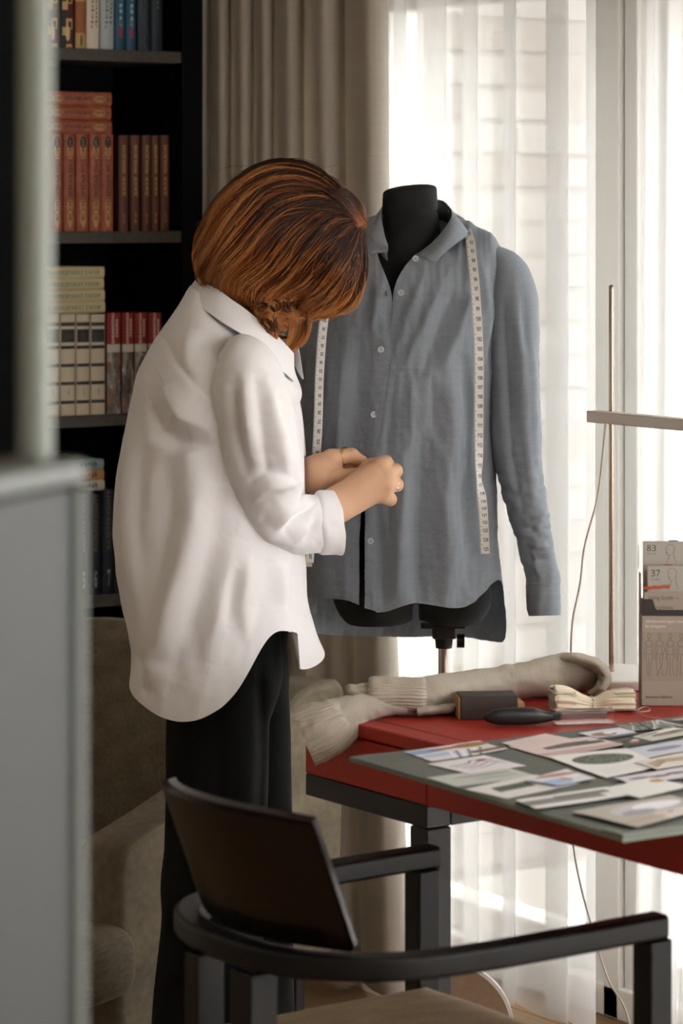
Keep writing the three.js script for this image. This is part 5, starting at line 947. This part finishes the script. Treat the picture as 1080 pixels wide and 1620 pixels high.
  // stray hairs
  for (let k = 0; k < 40; k++) { const g0 = gc[Math.floor(rr(0, 7.9))], a = rr(0, 0.5), p = g0.getPoint(a), q = g0.getPoint(a + 0.3), r2 = g0.getPoint(Math.min(1, a + 0.5)); free([[p.x, p.y], [q.x + rr(-16, 16), q.y + rr(-16, 10)], [r2.x + rr(-18, 18), r2.y + rr(-18, 18)]], 1, 0, 0.75, rr(0.006, 0.014), 0.00035); }
  for (const pts of [[[500, 268], [540, 262], [560, 292], [556, 330]], [[566, 352], [592, 380], [594, 430], [592, 455]], [[570, 356], [584, 352], [600, 360], [596, 372]], [[410, 262], [350, 268], [330, 300], [318, 340]]]) free(pts, 1, 0, 0.8, 0.004, 0.00035);
  const hg = new THREE.BufferGeometry(); hg.setAttribute('position', new THREE.Float32BufferAttribute(HP, 3)); hg.setAttribute('normal', new THREE.Float32BufferAttribute(HN, 3)); hg.setAttribute('color', new THREE.Float32BufferAttribute(HC, 3)); hg.setIndex(HI);
  const st = part('hair_strands', hg, M.hair, hr); st.userData.kind = 'stuff';
  console.log('hair', HI.length / 3);
}
//@@NEXT
// ------------------------------------------------------------------ knitted sweater on the desk
{
  const { g, L } = camThing('sweater', 'oatmeal ribbed knit sweater draped along the desk with a cuff hanging over its corner', 'sweater', 700, 4.42);
  const pull = (rows, nu, nv, { a0 = 0, thick = 0.004, su = 1, sv = 1, crease = 0, swap = false, flat = 2 } = {}) => {
    const c = curve(rows);
    return sheet(nu, nv, (a, b) => {
      const [px, py, hw, hz, d, tilt = 0] = c(b), [x2, y2] = c(Math.min(1, b + 0.015)), [x1, y1] = c(Math.max(0, b - 0.015)), l = Math.hypot(x2 - x1, y2 - y1) || 1, t = a * 2 * Math.PI + a0, e = 2 / flat, sn = Math.sign(Math.sin(t)) * Math.abs(Math.sin(t)) ** e, cs = Math.sign(Math.cos(t)) * Math.abs(Math.cos(t)) ** e;
      const p = L(px - (y2 - y1) / l * hw * sn, py + (x2 - x1) / l * hw * sn, d - hz * cs + tilt * hw * sn * d / F); p.px = [px, py + hw * sn, b]; p.uv = [a * su, b * sv]; return p;
    }, { closed: true, thick, disp: (p, a, b) => 0.003 * nz(p.px[0] * 0.02, p.px[1] * 0.04, 21) + 0.002 * nz(p.px[0] * 0.06, p.px[1] * 0.08, 22) + crease * Math.sin(a * 2 * Math.PI * 3 + b * 4) });
  };
  part('sleeve', pull([[0, 664, 1102, 28, 0.034, 4.385], [0.18, 705, 1094, 28, 0.038, 4.41], [0.35, 745, 1087, 27, 0.042, 4.45], [0.5, 790, 1081, 27, 0.046, 4.49], [0.68, 845, 1072, 30, 0.05, 4.52], [0.8, 885, 1066, 33, 0.05, 4.54], [0.9, 918, 1062, 30, 0.045, 4.55], [0.97, 945, 1068, 22, 0.03, 4.55], [1, 955, 1074, 10, 0.012, 4.55]], 90, 120, { su: 6, sv: 8, crease: 0.0012 }), M.knit, g);
  // the sleeve end folds back towards the desk
  part('fold', pull([[0, 880, 1042, 5, 0.02, 4.53], [0.2, 912, 1042, 8, 0.04, 4.52], [0.45, 944, 1052, 11, 0.048, 4.51], [0.7, 957, 1070, 11, 0.048, 4.51], [0.9, 950, 1088, 10, 0.042, 4.5], [1, 930, 1098, 5, 0.03, 4.5]], 60, 60, { su: 4, sv: 3, crease: 0.001 }), M.knit, g);
  part('cuff', pull([[0, 583, 1101, 30, 0.036, 4.365], [0.08, 590, 1101, 31.5, 0.04, 4.365], [0.5, 628, 1101, 31, 0.04, 4.37], [0.95, 668, 1102, 30.5, 0.039, 4.378], [1, 674, 1102, 27, 0.034, 4.382]], 150, 50, { su: 4.4, sv: 4, thick: 0.006 }), M.rib, g, 'ribbed cuff');
  part('cuff_roll', pull([[0, 604, 1102, 23, 0.026, 4.365], [0.35, 585, 1100, 20, 0.024, 4.36], [0.6, 566, 1098, 16, 0.02, 4.355], [0.85, 551, 1094, 12, 0.016, 4.35], [1, 544, 1092, 8, 0.01, 4.35]], 90, 40, { su: 3, sv: 3, thick: 0.004 }), M.rib, g, 'rolled inner rib');
  part('body_fold', pull([[0, 660, 1126, 6, 0.03, 4.36], [0.3, 700, 1122, 8, 0.034, 4.375], [0.7, 745, 1114, 9, 0.035, 4.4], [1, 790, 1106, 6, 0.02, 4.43]], 40, 40, { su: 4, sv: 3 }), M.knit, g);
  part('sleeve', pull([[0, 645, 1124, 6, 0.03, 4.37], [0.2, 612, 1121, 11, 0.03, 4.355], [0.45, 582, 1119, 20, 0.026, 4.335], [0.7, 560, 1126, 30, 0.02, 4.315], [1, 540, 1139, 38, 0.017, 4.3]], 80, 60, { su: 6, sv: 4, flat: 2.4 }), M.knit, g);
  part('cuff', pull([[0, 545, 1136, 33, 0.02, 4.3], [0.1, 540, 1140, 39, 0.022, 4.298], [0.5, 514, 1154, 47, 0.022, 4.29], [0.9, 487, 1165, 50, 0.02, 4.29], [1, 480, 1168, 49, 0.018, 4.29]], 150, 60, { su: 4.2, sv: 3.4, thick: 0.005, flat: 2.6 }), M.rib, g, 'hanging ribbed cuff');
}
// ------------------------------------------------------------------ small things on the desk
{
  const p = onHeight(774, 1139, TH);
  const g = thing('brown_box', 'small dark brown wooden box lying in front of the knit sweater', 'box', p.setY(TH + 0.0004), -YAW + 0.1);
  part('box_body', rbox(0.084, 0.034, 0.05, 0.0015, 0, 0.017, -0.026), M.brownBox, g);
  part('box_end', rbox(0.01, 0.023, 0.046, 0.001, 0.0475, 0.0115, -0.028), M.kraft, g, 'light wooden end piece');
  part('box_end', rbox(0.003, 0.032, 0.046, 0.001, -0.0438, 0.016, -0.026), M.kraft, g, 'light wooden end piece');
}
{
  const p = onHeight(815, 1149, TH);
  const g = thing('cutting_knife', 'black handled craft knife with clear plastic blade sheath on desk', 'knife', p.setY(TH + 0.0006), -YAW + 0.16);
  const prof = curve([[0, -0.047, 0.0125, 0.001], [0.06, -0.043, 0.013, 0.005], [0.2, -0.03, 0.0135, 0.0105], [0.45, 0.0, 0.0135, 0.0125], [0.7, 0.028, 0.0135, 0.012], [0.85, 0.042, 0.012, 0.0085], [1, 0.054, 0.012, 0.0065]]);
  const handle = sheet(28, 40, (a, b) => { const [x, y, r] = prof(b), t = a * 2 * Math.PI, q = (v) => Math.sign(v) * Math.abs(v) ** 0.7; return V(x, y + r * q(Math.sin(t)), r * 0.8 * q(Math.cos(t))); }, { closed: true, flip: true });
  part('handle', handle, M.blackPlastic, g, 'black moulded handle');
  part('ferrule', rbox(0.02, 0.011, 0.009, 0.003, 0.058, 0.012, 0), M.blackPlastic, g);
  part('blade', rbox(0.07, 0.009, 0.0012, 0.0004, 0.1, 0.012, 0), M.silver, g);
  const wall = 0.0014;
  part('sheath', merge([rbox(0.088, wall, 0.018, 0.0005, 0.102, 0.0012, 0), rbox(0.088, wall, 0.018, 0.0005, 0.102, 0.021, 0), rbox(0.088, 0.018, wall, 0.0005, 0.102, 0.0111, 0.0083), rbox(0.088, 0.018, wall, 0.0005, 0.102, 0.0111, -0.0083), rbox(wall, 0.018, 0.015, 0.0005, 0.1452, 0.0111, 0)]), M.clear, g, 'clear plastic sheath');
}
{
  const p = onHeight(938, 1125, TH);
  const g = thing('fabric_bundle', 'bundle of folded cream cotton tied in the middle beside the card box', 'fabric', p.setY(TH + 0.001), -YAW + 0.12);
  const prof = curve([[0, -0.062, 0.0175, 0.026], [0.1, -0.056, 0.0185, 0.028], [0.3, -0.035, 0.0165, 0.024], [0.5, -0.002, 0.0095, 0.013], [0.7, 0.022, 0.0135, 0.022], [0.9, 0.05, 0.015, 0.026], [1, 0.058, 0.015, 0.026]]);
  const geo = sheet(160, 60, (a, b) => { const [x, ry, rz] = prof(b), t = a * 2 * Math.PI, k = 1 + 0.09 * Math.sin(t * 9 + 2 * nz(b * 2, 1)) + 0.06 * Math.sin(t * 17 + b * 3) + 0.08 * nz(a * 6, b * 3), q = (v) => Math.sign(v) * Math.abs(v) ** 0.8; return V(x + 0.004 * nz(a * 14, 3) * (b < 0.05 || b > 0.95 ? 1 : 0), Math.max(0.0005, ry + ry * k * q(Math.sin(t))), rz * k * q(Math.cos(t))); }, { closed: true, thick: 0.001, flip: true });
  part('cloth', geo, M.cream, g);
  const plies = []; for (let k = 0; k < 9; k++) { const y = 0.003 + k * 0.0034; plies.push(sheet(10, 4, (a, b) => V(lerp(-0.064, -0.03, b) + 0.002 * nz(k * 3, a * 5), y + 0.0022 * nz(a * 4, k * 2.2), lerp(-0.022, 0.022, a)), { thick: 0.0007 })); plies.push(sheet(10, 4, (a, b) => V(lerp(0.03, 0.061, b) + 0.002 * nz(k * 3, a * 5, 5), y * 0.95 + 0.0018 * nz(a * 4, k * 2.2, 4), lerp(-0.021, 0.021, a)), { thick: 0.0007 })); }
  part('folded_layers', merge(plies), M.cream, g);
  const tie = []; for (let k = 0; k < 30; k++) { const t = k / 30 * 2 * Math.PI; tie.push(V(-0.002 + 0.001 * Math.sin(t * 3), 0.0105 + 0.0108 * Math.sin(t), 0.0145 * Math.cos(t))); }
  part('tie', tube(tie, 0.0009, 60, 6, true), M.cream, g);
}
{
  const h = TH + 0.0007, c = shadow(new THREE.Mesh(tube([[1000, 1117], [1012, 1126], [1027, 1124], [1022, 1118], [1010, 1122], [1020, 1133], [1040, 1136], [1062, 1139]].map(([x, y]) => onHeight(x, y, h)), 0.0005, 80, 5), M.cream));
  c.name = 'loose_thread'; scene.add(c); tag(c, 'loose cream thread curling on the red desk by the bundle', 'thread');
}
// ------------------------------------------------------------------ rounded panel behind the desk leg
{
  const d = 4.78, p = world(735, HY, d).setY(0), m = d / F, top = EYE - (1521 - HY) * m;
  const g = thing('rounded_panel', 'beige panel with rounded top and white rim standing on floor under desk', 'panel', p, -YAW);
  const shape = (o) => { const s = new THREE.Shape(), r = 0.11; s.moveTo(-0.07 + o, 0); s.lineTo(0.078 - o, 0); s.lineTo(0.078 - o, top - r); s.quadraticCurveTo(0.078 - o, top - 0.035 - o, 0.0, top - o); s.lineTo(-0.07 + o, top - o); s.lineTo(-0.07 + o, 0); return s; };
  part('panel', new THREE.ExtrudeGeometry(shape(0.005), { depth: 0.012, bevelEnabled: false, curveSegments: 24 }).translate(0, 0, 0.002), std('#a98f72', 0.85, { map: grit }), g);
  part('rim', new THREE.ExtrudeGeometry(shape(0), { depth: 0.01, bevelEnabled: true, bevelSize: 0.001, bevelThickness: 0.001, curveSegments: 24 }), M.white, g, 'white rim');
}
// ------------------------------------------------------------------ out of focus in front: a grey screen with a post
{
  const p = world(132, HY, 1.9); p.y = 0; const h = EYE - (733 - HY) / F * 1.9, ang = Math.atan2(0.922, 0.387);
  const g = thing('partition', 'grey painted metal partition with pale rim and upright post', 'partition', p, ang - YAW);
  part('panel', rbox(0.5, h - 0.014, 0.046, 0.003, -0.252, (h - 0.014) / 2, -0.025), M.cabinet, g);
  part('top_rail', rbox(0.504, 0.016, 0.054, 0.004, -0.25, h - 0.005, -0.025), M.cabinetRim, g, 'pale top rail');
  part('edge_rail', rbox(0.012, h - 0.014, 0.054, 0.003, -0.004, (h - 0.014) / 2, -0.025), M.cabinetRim, g, 'pale edge rail');
  part('post', new THREE.CylinderGeometry(0.0105, 0.0105, CEIL - h - 0.004, 24).translate(-0.012, (CEIL + h) / 2, -0.028), M.post, g, 'pale grey upright post');
}
console.log('done');
renderer.render(scene, camera);
